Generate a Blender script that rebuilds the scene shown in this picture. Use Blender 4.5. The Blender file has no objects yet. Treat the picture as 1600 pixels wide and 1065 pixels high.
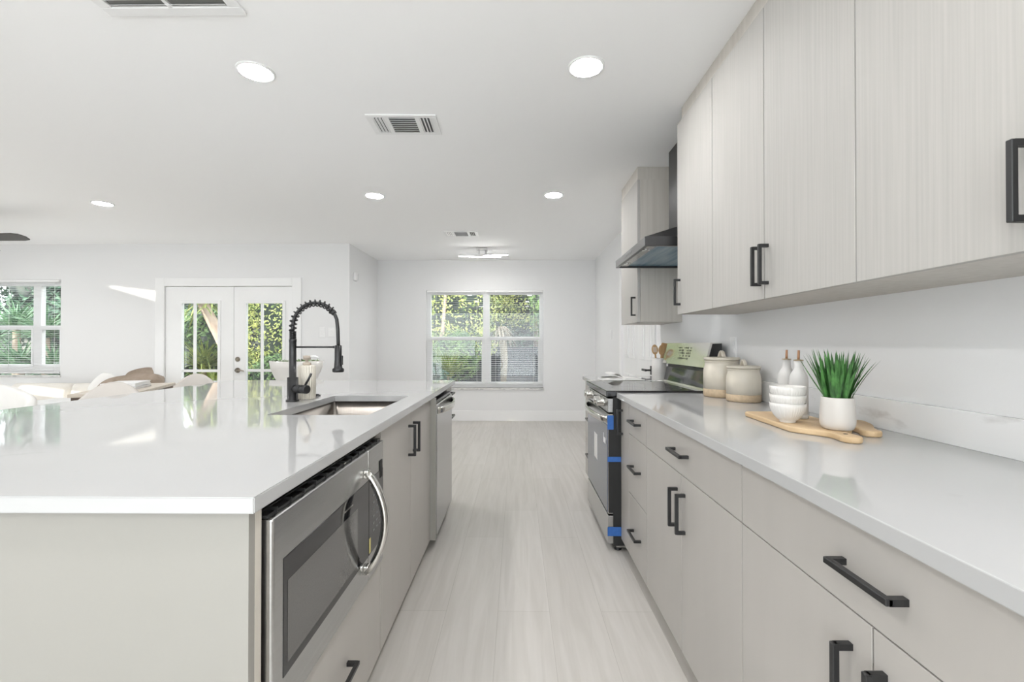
import bpy, bmesh, math, random
from math import sin, cos, pi, radians
from mathutils import Vector, Matrix
random.seed(7)
S = bpy.context.scene
C = S.collection

# ------------------------------------------------------------------ camera, light, exposure
cam_d = bpy.data.cameras.new('camera'); cam = bpy.data.objects.new('camera', cam_d); C.objects.link(cam)
cam_d.lens = 16.0; cam_d.sensor_width = 36.0; cam_d.clip_start = 0.02; cam_d.clip_end = 300
cam.location = (0, 0, 1.18)
cam.rotation_euler = (pi/2 + 0.0070, 0, 0.01125)
S.camera = cam
S.view_settings.view_transform = 'Standard'; S.view_settings.look = 'None'
S.view_settings.gamma = 1.0; S.view_settings.use_curve_mapping = False
S.view_settings.exposure = 0.30
LAMP = 145.0          # recessed lamp diffuser radiance
SKY = 4.3
w = bpy.data.worlds.new('sky'); S.world = w; w.use_nodes = True
bg = w.node_tree.nodes['Background']; bg.inputs[0].default_value = (0.93, 0.97, 1.0, 1); bg.inputs[1].default_value = SKY
sun_d = bpy.data.lights.new('sun', 'SUN'); sun = bpy.data.objects.new('sun', sun_d); C.objects.link(sun)
sun_d.energy = 6.0; sun_d.angle = radians(0.6); sun_d.color = (1.0, 0.93, 0.80)
SUNV = Vector((0.85, 0.50, -0.10)).normalized()
sun.rotation_euler = SUNV.to_track_quat('-Z', 'Y').to_euler()
S.cycles.max_bounces = 10; S.cycles.diffuse_bounces = 6; S.cycles.glossy_bounces = 4
S.cycles.transparent_max_bounces = 16; S.cycles.caustics_reflective = False; S.cycles.caustics_refractive = False
S.cycles.sample_clamp_indirect = 6.0

# ------------------------------------------------------------------ materials
def srgb(r, g, b):
    f = lambda c: (c/255/12.92) if c/255 <= 0.04045 else ((c/255+0.055)/1.055)**2.4
    return (f(r), f(g), f(b), 1)
MATS = {}
def mat(name, col, rough=0.5, metal=0.0, spec=0.5, emit=None, estr=0.0, var=0.0, vscale=(3, 3, 3), bump=0.0, bscale=(60, 60, 60), coat=0.0, col2=None, lo=0.35, hi=0.65):
    m = bpy.data.materials.new(name); m.use_nodes = True
    nt = m.node_tree; b = nt.nodes['Principled BSDF']
    b.inputs['Base Color'].default_value = col
    b.inputs['Roughness'].default_value = rough; b.inputs['Metallic'].default_value = metal
    b.inputs['Specular IOR Level'].default_value = spec
    b.inputs['Coat Weight'].default_value = coat
    if emit is not None:
        b.inputs['Emission Color'].default_value = emit; b.inputs['Emission Strength'].default_value = estr
    def noise(scale, detail=4):
        tc = nt.nodes.new('ShaderNodeTexCoord'); mp = nt.nodes.new('ShaderNodeMapping')
        mp.inputs['Scale'].default_value = scale
        n = nt.nodes.new('ShaderNodeTexNoise'); n.inputs['Scale'].default_value = 1.0; n.inputs['Detail'].default_value = detail
        nt.links.new(tc.outputs['Object'], mp.inputs[0]); nt.links.new(mp.outputs[0], n.inputs[0])
        return n
    if var or col2 is not None:
        n = noise(vscale); cr = nt.nodes.new('ShaderNodeValToRGB')
        c2 = col2 if col2 is not None else tuple(min(1, c*(1-var)) for c in col[:3]) + (1,)
        cr.color_ramp.elements[0].position = lo; cr.color_ramp.elements[0].color = c2
        cr.color_ramp.elements[1].position = hi; cr.color_ramp.elements[1].color = col
        nt.links.new(n.outputs['Fac'], cr.inputs[0]); nt.links.new(cr.outputs[0], b.inputs['Base Color'])
    if bump:
        n = noise(bscale, 2); bp = nt.nodes.new('ShaderNodeBump'); bp.inputs['Strength'].default_value = bump
        bp.inputs['Distance'].default_value = 0.002
        nt.links.new(n.outputs['Fac'], bp.inputs['Height']); nt.links.new(bp.outputs[0], b.inputs['Normal'])
    MATS[name] = m
    return m
WALL = mat('wall_paint', (0.785, 0.785, 0.787, 1), 0.75, spec=0.3, bump=0.08, bscale=(90, 90, 90))
CEIL = mat('ceiling_paint', (0.93, 0.93, 0.93, 1), 0.85, spec=0.2, bump=0.15, bscale=(70, 70, 70))
TRIM = mat('white_trim_paint', (0.85, 0.85, 0.85, 1), 0.35, var=0.02)
BASE = mat('greige_cabinet_laminate', (0.455, 0.432, 0.405, 1), 0.38, spec=0.4, var=0.03, vscale=(14, 14, 2))
CARC = mat('cabinet_edge_band', (0.60, 0.56, 0.50, 1), 0.5, var=0.06, vscale=(50, 50, 3))
UPPER = mat('pale_woodgrain_laminate', (0.465, 0.45, 0.425, 1), 0.6, spec=0.25, col2=(0.41, 0.397, 0.375, 1), vscale=(130, 130, 2.2), lo=0.25, hi=0.7)
UPSIDE = mat('woodgrain_cabinet_side', (0.55, 0.52, 0.475, 1), 0.5, col2=(0.49, 0.46, 0.415, 1), vscale=(40, 40, 1.5), lo=0.3, hi=0.65)
QUARTZ = mat('white_quartz', (0.46, 0.46, 0.46, 1), 0.045, spec=0.55, col2=(0.425, 0.425, 0.425, 1), vscale=(7, 12, 9), lo=0.22, hi=0.33)
SPLASH = mat('veined_quartz', (0.84, 0.84, 0.84, 1), 0.15, col2=(0.66, 0.65, 0.64, 1), vscale=(6, 5, 14), lo=0.33, hi=0.42)
BLACK = mat('matte_black_metal', (0.018, 0.018, 0.019, 1), 0.38, metal=0.0, spec=0.5, var=0.1)
GUN = mat('gunmetal_black', (0.045, 0.045, 0.047, 1), 0.30, metal=0.6, var=0.15, vscale=(20, 20, 20))
DARKGAP = mat('dark_recess', (0.015, 0.015, 0.015, 1), 0.7, var=0.1)
STEEL = mat('brushed_stainless', (0.52, 0.52, 0.52, 1), 0.26, metal=1.0, var=0.06, vscale=(3, 3, 160))
STEELH = mat('polished_stainless', (0.70, 0.69, 0.66, 1), 0.14, metal=1.0, var=0.03)
SINKST = mat('satin_sink_steel', (0.37, 0.34, 0.31, 1), 0.36, metal=1.0, var=0.06, vscale=(100, 2, 2))
BGLASS = mat('black_appliance_glass', (0.012, 0.012, 0.014, 1), 0.05, spec=0.6, var=0.05)
MGLASS = mat('smoked_window_glass', (0.10, 0.098, 0.095, 1), 0.10, spec=0.8, var=0.10, vscale=(300, 300, 300))
TOEK = mat('toe_kick_laminate', (0.34, 0.31, 0.28, 1), 0.6, var=0.05)
CERAM = mat('white_ceramic', (0.70, 0.68, 0.65, 1), 0.28, var=0.02)
CERAMG = mat('offwhite_bottle_glaze', (0.60, 0.59, 0.575, 1), 0.35, var=0.03)
STONEW = mat('cream_stoneware', (0.66, 0.61, 0.52, 1), 0.33, var=0.06, vscale=(12, 12, 12))
CLAY = mat('bare_clay_band', (0.52, 0.40, 0.27, 1), 0.65, var=0.15, vscale=(60, 60, 60))
WOOD = mat('light_acacia_board', (0.66, 0.49, 0.30, 1), 0.5, col2=(0.52, 0.36, 0.20, 1), vscale=(34, 3.0, 34), lo=0.3, hi=0.7)
WOODU = mat('beech_utensil', (0.55, 0.36, 0.18, 1), 0.5, col2=(0.44, 0.27, 0.12, 1), vscale=(40, 40, 6))
COPPER = mat('wood_pourer', (0.42, 0.22, 0.12, 1), 0.4, metal=0.2, var=0.1)
BRASS = mat('brass_collar', (0.50, 0.40, 0.26, 1), 0.35, metal=0.7, var=0.1)
LEAF = mat('grass_leaf', (0.085, 0.25, 0.06, 1), 0.45, col2=(0.025, 0.085, 0.02, 1), vscale=(70, 70, 22))
SOIL = mat('dark_moss', (0.03, 0.05, 0.02, 1), 0.9, var=0.3, vscale=(90, 90, 90))
BLUET = mat('blue_masking_tape', (0.03, 0.13, 0.42, 1), 0.55, var=0.12, vscale=(60, 60, 60))
PROT = mat('blue_protective_film', (0.13, 0.24, 0.34, 1), 0.22, spec=0.7, col2=(0.30, 0.42, 0.50, 1), vscale=(18, 2.0, 6), lo=0.35, hi=0.7)
PAPER = mat('paper', (0.80, 0.79, 0.77, 1), 0.7, var=0.03)
INK = mat('printed_ink', (0.02, 0.02, 0.02, 1), 0.6, var=0.1)
GINK = mat('grey_print', (0.25, 0.25, 0.25, 1), 0.6, var=0.3, vscale=(40, 40, 40))
YEL = mat('yellow_sticker', (0.75, 0.66, 0.25, 1), 0.5, var=0.05)
FABC = mat('cream_upholstery', (0.82, 0.79, 0.74, 1), 0.9, spec=0.2, var=0.06, vscale=(5, 5, 5), bump=0.2, bscale=(300, 300, 300))
FABW = mat('white_boucle', (0.86, 0.85, 0.83, 1), 0.95, spec=0.2, var=0.05, bump=0.4, bscale=(160, 160, 160))
FABT = mat('taupe_velvet', (0.36, 0.29, 0.235, 1), 0.8, spec=0.2, col2=(0.26, 0.205, 0.16, 1), vscale=(9, 9, 9))
FABS = mat('stone_seat_fabric', (0.62, 0.585, 0.55, 1), 0.9, spec=0.2, var=0.05, bump=0.2, bscale=(300, 300, 300))
WALNUT = mat('dark_walnut', (0.13, 0.085, 0.055, 1), 0.45, col2=(0.08, 0.05, 0.03, 1), vscale=(3, 30, 30))
OAKT = mat('pale_table_top', (0.62, 0.56, 0.48, 1), 0.4, col2=(0.54, 0.47, 0.39, 1), vscale=(3, 30, 30))
CHROME = mat('chrome', (0.75, 0.75, 0.75, 1), 0.1, metal=1.0, var=0.02)
NICKEL = mat('aged_nickel', (0.34, 0.30, 0.25, 1), 0.3, metal=1.0, var=0.1)
FANM = mat('dark_bronze', (0.07, 0.065, 0.06, 1), 0.5, var=0.1)
SLAT = mat('blind_slat_vinyl', (0.84, 0.84, 0.84, 1), 0.4, var=0.02)
BARK = mat('pale_bark', (0.50, 0.40, 0.32, 1), 0.9, col2=(0.40, 0.29, 0.22, 1), vscale=(14, 14, 5), lo=0.3, hi=0.65)
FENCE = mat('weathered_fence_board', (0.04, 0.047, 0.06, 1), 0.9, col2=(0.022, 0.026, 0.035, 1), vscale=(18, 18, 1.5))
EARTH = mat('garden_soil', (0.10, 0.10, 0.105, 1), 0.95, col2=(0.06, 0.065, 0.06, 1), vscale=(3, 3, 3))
PATIO = mat('patio_paving', (0.35, 0.34, 0.33, 1), 0.85, var=0.2, vscale=(2, 2, 2))
TAN = mat('dry_frond', (0.27, 0.23, 0.17, 1), 0.9, col2=(0.17, 0.14, 0.10, 1), vscale=(10, 10, 3))
LIT = mat('lamp_diffuser', (1, 1, 1, 1), 0.6, emit=(1.0, 0.99, 0.985, 1), estr=LAMP, var=0.01)
LITB = mat('led_bar', (1, 1, 1, 1), 0.6, emit=(1.0, 0.98, 0.95, 1), estr=110.0, var=0.01)
def leafmat(name, c1, c2, scale=5.0):
    m = mat(name, c1, 0.5, spec=0.3, col2=c2, vscale=(scale,)*3, lo=0.36, hi=0.62)
    b = m.node_tree.nodes['Principled BSDF']
    return m
LF_YEL = leafmat('sunny_leaf', (0.62, 0.64, 0.22, 1), (0.14, 0.22, 0.06, 1), 7)  # sunlight on the leaves is put into this bright colour
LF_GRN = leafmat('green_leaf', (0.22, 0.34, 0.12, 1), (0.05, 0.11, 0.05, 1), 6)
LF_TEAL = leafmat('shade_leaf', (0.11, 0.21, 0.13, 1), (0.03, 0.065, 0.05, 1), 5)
SHADE_CORE = leafmat('foliage_shade_core', (0.05, 0.075, 0.06, 1), (0.012, 0.02, 0.022, 1), 3)  # dark core colour stands in for shade between the leaves
LF_STRAP = leafmat('strap_leaf', (0.25, 0.40, 0.23, 1), (0.05, 0.13, 0.07, 1), 8)
LF_STRAPY = leafmat('yellow_strap_leaf', (0.40, 0.44, 0.14, 1), (0.11, 0.18, 0.05, 1), 8)
def glassmat(name, fac=0.06):
    m = bpy.data.materials.new(name); m.use_nodes = True; nt = m.node_tree; nt.nodes.clear()
    o = nt.nodes.new('ShaderNodeOutputMaterial'); mx = nt.nodes.new('ShaderNodeMixShader')
    t = nt.nodes.new('ShaderNodeBsdfTransparent'); t.inputs[0].default_value = (0.97, 0.98, 0.98, 1)
    g = nt.nodes.new('ShaderNodeBsdfGlossy'); g.inputs['Roughness'].default_value = 0.01
    mx.inputs[0].default_value = fac
    nt.links.new(t.outputs[0], mx.inputs[1]); nt.links.new(g.outputs[0], mx.inputs[2]); nt.links.new(mx.outputs[0], o.inputs[0])
    return m
GLASS = glassmat('window_glass', 0.05)
CLEAR = glassmat('clear_plastic', 0.15)
def floormat():
    m = bpy.data.materials.new('pale_oak_planks'); m.use_nodes = True; nt = m.node_tree; b = nt.nodes['Principled BSDF']
    tc = nt.nodes.new('ShaderNodeTexCoord'); mp = nt.nodes.new('ShaderNodeMapping')
    mp.inputs['Rotation'].default_value = (0, 0, pi/2); mp.inputs['Location'].default_value = (0.35, 0.085, 0)
    nt.links.new(tc.outputs['Object'], mp.inputs[0])
    br = nt.nodes.new('ShaderNodeTexBrick'); br.offset = 0.37; br.offset_frequency = 2
    br.inputs['Scale'].default_value = 1.0; br.inputs['Brick Width'].default_value = 1.22; br.inputs['Row Height'].default_value = 0.228
    br.inputs['Mortar Size'].default_value = 0.0011; br.inputs['Mortar Smooth'].default_value = 0.3; br.inputs['Bias'].default_value = 0.0
    br.inputs['Color1'].default_value = (0.55, 0.527, 0.50, 1); br.inputs['Color2'].default_value = (0.52, 0.497, 0.468, 1)
    br.inputs['Mortar'].default_value = (0.40, 0.38, 0.35, 1)
    nt.links.new(mp.outputs[0], br.inputs[0])
    mp2 = nt.nodes.new('ShaderNodeMapping'); mp2.inputs['Scale'].default_value = (26, 1.7, 1)
    nt.links.new(tc.outputs['Object'], mp2.inputs[0])
    n = nt.nodes.new('ShaderNodeTexNoise'); n.inputs['Scale'].default_value = 1.0; n.inputs['Detail'].default_value = 6; n.inputs['Distortion'].default_value = 0.8
    nt.links.new(mp2.outputs[0], n.inputs[0])
    cr = nt.nodes.new('ShaderNodeValToRGB'); cr.color_ramp.elements[0].position = 0.3; cr.color_ramp.elements[0].color = (0.90, 0.895, 0.88, 1)
    cr.color_ramp.elements[1].position = 0.68; cr.color_ramp.elements[1].color = (1.06, 1.06, 1.06, 1)
    nt.links.new(n.outputs['Fac'], cr.inputs[0])
    mx = nt.nodes.new('ShaderNodeMix'); mx.data_type = 'RGBA'; mx.blend_type = 'MULTIPLY'; mx.inputs[0].default_value = 0.8
    nt.links.new(br.outputs['Color'], mx.inputs[6]); nt.links.new(cr.outputs[0], mx.inputs[7]); nt.links.new(mx.outputs[2], b.inputs['Base Color'])
    b.inputs['Roughness'].default_value = 0.42; b.inputs['Specular IOR Level'].default_value = 0.35
    return m
FLOOR = floormat()

# ------------------------------------------------------------------ building helpers
class MB:
    """collects shapes in world coordinates; build() links them as ONE mesh object"""
    def __init__(s): s.bm = bmesh.new()
    def box(s, x0, x1, y0, y1, z0, z1, bev=0.0, seg=2, rot=None, at=None):
        t = bmesh.new(); bmesh.ops.create_cube(t, size=1.0)
        cx, cy, cz = (x0+x1)/2, (y0+y1)/2, (z0+z1)/2
        for v in t.verts: v.co = Vector((v.co.x*(x1-x0), v.co.y*(y1-y0), v.co.z*(z1-z0)))
        if bev: bmesh.ops.bevel(t, geom=t.edges[:], offset=bev, segments=seg, affect='EDGES', profile=0.5)
        R = rot.to_3x3() if rot is not None else Matrix.Identity(3)
        for v in t.verts: v.co = R @ v.co + Vector((cx, cy, cz))
        return s.merge(t)
    def merge(s, t):
        me = bpy.data.meshes.new('t'); t.to_mesh(me); t.free(); s.bm.from_mesh(me); bpy.data.meshes.remove(me); return s
    def tube(s, pts, r, seg=12, caps=True):
        pts = [Vector(p) for p in pts]; rr = r if isinstance(r, (list, tuple)) else [r]*len(pts)
        rings = []; prev = None
        for i, p in enumerate(pts):
            d = (pts[min(i+1, len(pts)-1)] - pts[max(i-1, 0)]).normalized()
            if prev is None:
                u = d.orthogonal().normalized()
            else:
                u = (prev - d*prev.dot(d)).normalized()
            prev = u; v = d.cross(u)
            rings.append([s.bm.verts.new(p + (u*cos(2*pi*k/seg) + v*sin(2*pi*k/seg))*rr[i]) for k in range(seg)])
        for a, b in zip(rings, rings[1:]):
            for k in range(seg):
                f = s.bm.faces.new((a[k], a[(k+1) % seg], b[(k+1) % seg], b[k])); f.smooth = True
        if caps:
            s.bm.faces.new(rings[0][::-1]); s.bm.faces.new(rings[-1])
        return s
    def ribbon(s, pts, side, w_, t_):
        """rectangular section bar along pts; side = width direction"""
        pts = [Vector(p) for p in pts]; rings = []
        for i, p in enumerate(pts):
            d = (pts[min(i+1, len(pts)-1)] - pts[max(i-1, 0)]).normalized()
            u = Vector(side).normalized(); n = d.cross(u).normalized()
            ww = w_[i] if isinstance(w_, list) else w_; tt = t_[i] if isinstance(t_, list) else t_
            rings.append([s.bm.verts.new(p + u*a*ww/2 + n*b*tt/2) for a, b in ((1, .6), (.7, 1), (-.7, 1), (-1, .6), (-1, -.6), (-.7, -1), (.7, -1), (1, -.6))])
        for a, b in zip(rings, rings[1:]):
            for k in range(8):
                f = s.bm.faces.new((a[k], a[(k+1) % 8], b[(k+1) % 8], b[k])); f.smooth = True
        s.bm.faces.new(rings[0][::-1]); s.bm.faces.new(rings[-1])
        return s
    def lathe(s, c, prof, seg=40, flute=0.0, nfl=24, twist=0.0, smooth=True, axis=None):
        """prof: list of (r, z); c = base centre"""
        c = Vector(c); rings = []
        R = axis if axis is not None else Matrix.Identity(3)
        for r, z in prof:
            if r < 1e-6:
                rings.append([s.bm.verts.new(c + R @ Vector((0, 0, z)))]); continue
            ring = []
            for k in range(seg):
                a = 2*pi*k/seg
                q = r*(1 + flute*cos(nfl*a + twist*z)) if flute else r
                ring.append(s.bm.verts.new(c + R @ Vector((q*cos(a), q*sin(a), z))))
            rings.append(ring)
        for a, b in zip(rings, rings[1:]):
            n = max(len(a), len(b))
            for k in range(n):
                vs = [a[k % len(a)], a[(k+1) % len(a)], b[(k+1) % len(b)], b[k % len(b)]]
                u = []
                for v in vs:
                    if v not in u: u.append(v)
                if len(u) >= 3:
                    f = s.bm.faces.new(u); f.smooth = smooth
        for ring, fl in ((rings[0], True), (rings[-1], False)):
            if len(ring) > 2: s.bm.faces.new(ring[::-1] if fl else ring)
        return s
    def prism(s, outline, z0, z1, bev=0.0, M=None):
        """outline: (x, y) list; extruded in z; M maps to world"""
        t = bmesh.new(); M = M if M is not None else Matrix.Identity(4)
        b = [t.verts.new((x, y, z0)) for x, y in outline]; f = t.faces.new(b)
        r = bmesh.ops.extrude_face_region(t, geom=[f])
        for v in r['geom']:
            if isinstance(v, bmesh.types.BMVert): v.co.z = z1
        bmesh.ops.recalc_face_normals(t, faces=t.faces[:])
        if bev:
            es = [e for e in t.edges if abs(e.verts[0].co.z - e.verts[1].co.z) < 1e-6]
            bmesh.ops.bevel(t, geom=es, offset=bev, segments=3, affect='EDGES', profile=0.5)
        for v in t.verts: v.co = M @ v.co
        return s.merge(t)
    def quad(s, a, b, c, d):
        s.bm.faces.new([s.bm.verts.new(p) for p in (a, b, c, d)]); return s
    def build(s, name, m, parent=None, origin=None, smooth=False, recalc=True):
        bm = s.bm
        if recalc: bmesh.ops.recalc_face_normals(bm, faces=bm.faces[:])
        if parent is not None:
            root = parent
            while root.parent: root = root.parent
            o0 = Vector(root.location)
        elif origin is not None: o0 = Vector(origin)
        else:
            xs = [v.co for v in bm.verts]
            o0 = Vector(((min(v.x for v in xs)+max(v.x for v in xs))/2, (min(v.y for v in xs)+max(v.y for v in xs))/2, min(v.z for v in xs)))
        for v in bm.verts: v.co -= o0
        if smooth:
            for f in bm.faces: f.smooth = True
        me = bpy.data.meshes.new(name); bm.to_mesh(me); bm.free()
        me.materials.append(m)
        o = bpy.data.objects.new(name, me); C.objects.link(o)
        if parent is not None: o.parent = parent
        else: o.location = o0
        return o
def smoothed(o, ang=40):
    me = o.data
    for p in me.polygons: p.use_smooth = True
    try: me.set_sharp_from_angle(angle=radians(ang))
    except Exception: pass
    return o
def B(name, m, parent, x0, x1, y0, y1, z0, z1, bev=0.0, seg=2):
    return MB().box(x0, x1, y0, y1, z0, z1, bev, seg).build(name, m, parent)
def tag(o, label, cat, group=None):
    o['label'] = label; o['category'] = cat
    if group: o['group'] = group
    return o
def thing(name, loc, label, cat, group=None, rz=0.0):
    o = bpy.data.objects.new(name, None); C.objects.link(o); o.location = loc; o.rotation_euler.z = rz
    o.empty_display_size = 0.05
    return tag(o, label, cat, group)
def struct(o):
    o['kind'] = 'structure'; return o
def copy_tree(o, parent=None):
    c = o.copy(); C.objects.link(c)
    if parent is not None: c.parent = parent
    for ch in [x for x in bpy.data.objects if x.parent == o and x is not c]:
        copy_tree(ch, c)
    return c
def pull(parent, x, y, z, axis, sx, L=0.142):
    """square black bar pull on face plane x, sticking out towards sx"""
    m = MB(); t = 0.0115; h = 0.035
    xa, xb = (x + sx*(h-t), x + sx*h); xa, xb = min(xa, xb), max(xa, xb)
    pa, pb = min(x, x+sx*(h-t/2)), max(x, x+sx*(h-t/2))
    if axis == 'y':
        m.box(xa, xb, y-L/2, y+L/2, z-t/2, z+t/2, 0.0012, 1)
        for s_ in (-1, 1):
            yc = y + s_*(L/2-t/2); m.box(pa, pb, yc-t/2, yc+t/2, z-t/2+.0002, z+t/2-.0002)
    else:
        m.box(xa, xb, y-t/2, y+t/2, z-L/2, z+L/2, 0.0012, 1)
        for s_ in (-1, 1):
            zc = z + s_*(L/2-t/2); m.box(pa, pb, y-t/2+.0002, y+t/2-.0002, zc-t/2, zc+t/2)
    return m.build('handle', BLACK, parent)

# ------------------------------------------------------------------ room shell
H = 2.48; XR = 1.205; XL = -7.5; YB = 7.02; YL = 5.85; XT = -2.165; YN = -2.5
def wall_with_holes(name, axis, p0, p1, a0, a1, holes, m=WALL):
    """axis 'x': wall lies in plane x in [p0,p1] running a=y; 'y': plane y running a=x"""
    mb = MB(); cuts = sorted(set([a0, a1] + [h[0] for h in holes] + [h[1] for h in holes]))
    for u, v in zip(cuts, cuts[1:]):
        zs = [(0, H)]
        for h in holes:
            if h[0] <= u + 1e-6 and v <= h[1] + 1e-6:
                nz = []
                for (za, zb) in zs:
                    if h[2] > za: nz.append((za, min(zb, h[2])))
                    if h[3] < zb: nz.append((max(za, h[3]), zb))
                zs = nz
        for za, zb in zs:
            if zb - za < 1e-4: continue
            if axis == 'x': mb.box(p0, p1, u, v, za, zb)
            else: mb.box(u, v, p0, p1, za, zb)
    bmesh.ops.remove_doubles(mb.bm, verts=mb.bm.verts[:], dist=1e-5)
    return struct(mb.build(name, m))
mb = MB(); mb.box(XL-.1, XR+.1, YN-.1, YL+.1, -.06, 0); mb.box(XT-.1, XR+.1, YL+.1, YB+.1, -.06, 0)
struct(mb.build('floor', FLOOR, origin=(0, 0, 0)))
mb = MB(); mb.box(XL-.1, XR+.1, YN-.1, YL+.1, H, H+.08); mb.box(XT-.1, XR+.1, YL+.1, YB+.1, H, H+.08)
struct(mb.build('ceiling', CEIL, origin=(0, 0, H)))
W1 = (-1.405, 0.402, 0.478, 2.012)      # back window
W2 = (-7.0, -5.935, 0.775, 2.02)        # living room window
D1 = (-4.612, -2.86, 0.0, 1.985)       # french doors
wall_with_holes('wall_right', 'x', XR, XR+.1, YN-.1, YB+.1, [(3.995, 5.27, 0, 2.06)])
wall_with_holes('wall_back', 'y', YB, YB+.12, XT-.1, XR, [W1])
struct(B('wall_return', WALL, None, XT-.1, XT, YL, YB, 0, H))
wall_with_holes('wall_living', 'y', YL, YL+.12, XL, XT-.1, [W2, D1])
wall_with_holes('wall_left', 'x', XL-.12, XL, YN-.1, YL+.12, [(1.35, 2.15, 0.12, 1.18), (2.3, 4.55, 0.12, .92), (4.11, 4.55, 2.055, 2.215)])  # holes placed and sized for the sun patches they throw inside
wall_with_holes('wall_rear', 'y', YN-.1, YN, XL, XR, [(-3.2, 1.12, 0.0, 2.36)])
for nm, bx in (('baseboard_back', (XT+.001, XR-.001, YB-.014, YB, 0, .155)), ('baseboard_return', (XT, XT+.014, YL, YB-.015, 0, .155)),
               ('baseboard_right', (XR-.014, XR, 5.36, YB-.015, 0, .155)), ('baseboard_living', (XL, D1[0]-.09, YL-.014, YL, 0, .155))):
    struct(B(nm, TRIM, None, *bx, bev=.003))
struct(B('baseboard_left', TRIM, None, XL, XL+.014, YN, YL-.015, 0, .11))

# windows ------------------------------------------------------------
def single_hung(root, x0, x1, z0, z1, y, meet, fw):
    """one window unit in an X-Z plane, frame at y..y+.05"""
    mb = MB()
    mb.box(x0, x0+fw[0], y, y+.06, z0, z1); mb.box(x1-fw[1], x1, y, y+.06, z0, z1)
    mb.box(x0+fw[0], x1-fw[1], y, y+.06, z0, z0+fw[2]); mb.box(x0+fw[0], x1-fw[1], y, y+.06, z1-fw[3], z1)
    mb.build('window_frame', TRIM, root)
    m2 = MB(); m2.box(x0+fw[0], x1-fw[1], y-.01, y+.045, meet-.028, meet+.028, .003)
    s_ = .022
    m2.box(x0+fw[0], x0+fw[0]+s_, y-.008, y+.03, z0+fw[2], meet-.028); m2.box(x1-fw[1]-s_, x1-fw[1], y-.008, y+.03, z0+fw[2], meet-.028)
    m2.box(x0+fw[0]+s_, x1-fw[1]-s_, y-.008, y+.03, z0+fw[2], z0+fw[2]+.03)
    m2.build('sash', TRIM, root)
    B('glass', GLASS, root, x0+fw[0], x1-fw[1], y+.03, y+.034, z0+fw[2], z1-fw[3])
win = struct(thing('window_1', (-.5, YB, W1[2]), 'white double single-hung window in the far wall', 'window'))
del win['category']
xm = -0.478
single_hung(win, W1[0]+.001, xm, W1[2]+.03, W1[3]-.001, YB+.035, 1.268, (.065, .05, .06, .065))
single_hung(win, xm, W1[1]-.001, W1[2]+.03, W1[3]-.001, YB+.035, 1.268, (.05, .055, .06, .065))
struct(tag(B('windowsill', mat('marble_sill', (0.70, 0.69, 0.67, 1), 0.25, col2=(0.45, 0.45, 0.45, 1), vscale=(14, 40, 40), lo=.35, hi=.5), None,
  W1[0]-.015, W1[1]+.015, YB-.02, YB+.1, W1[2]-.0005, W1[2]+.028, .003), 'grey veined marble sill under the far window', 'window sill'))
def blind(x0, x1, z0, z1, y, label, step=.0285, wid=.025, tilt=3, cords=()):
    r = thing('window_blind', ((x0+x1)/2, y, z0), label, 'blind')
    B('headrail', SLAT, r, x0, x1, y-.016, y+.016, z1-.03, z1, .002)
    mb = MB(); z = z0+.03; R = Matrix.Rotation(radians(tilt), 3, 'X')
    while z < z1-.04:
        mb.box(x0+.004, x1-.004, y-wid/2, y+wid/2, z-.0006, z+.0006, rot=R); z += step
    mb.build('slats', SLAT, r)
    B('bottom_rail', SLAT, r, x0+.002, x1-.002, y-.013, y+.013, z0+.002, z0+.014, .002)
    for c in cords: MB().tube([(c, y-.015, z0+.008), (c, y-.015, z1-.01)], .0014, 6).build('lift_cord', SLAT, r)
    return r
blind(W1[0]+.012, xm-.004, W1[2]+.034, W1[3]-.003, YB+.004, 'white mini blind with open slats over the left half of the far window', cords=(-1.25, -.62))
blind(xm+.004, W1[1]-.012, W1[2]+.034, W1[3]-.003, YB+.004, 'white mini blind with open slats over the right half of the far window', cords=(-.33, .25))
win = struct(thing('window_2', (-6.4, YL, W2[2]), 'white single-hung window in the living room wall', 'window')); del win['category']
xm2 = -6.275
single_hung(win, W2[0], xm2, W2[2]+.02, W2[3]-.03, YL+.03, 1.395, (.05, .05, .09, .05))
single_hung(win, xm2, W2[1]-.002, W2[2]+.02, W2[3]-.03, YL+.03, 1.395, (.05, .012, .09, .05))
struct(B('windowsill', MATS['marble_sill'], None, W2[0]-.01, W2[1]+.01, YL-.02, YL+.1, W2[2]-.02, W2[2]+.001, .003))
blind(W2[0]+.01, W2[1]-.008, W2[2]+.03, W2[3]-.004, YL+.0, 'white mini blind with open slats in the living room window beside the sofa', cords=(-6.6, -6.0))
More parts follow.
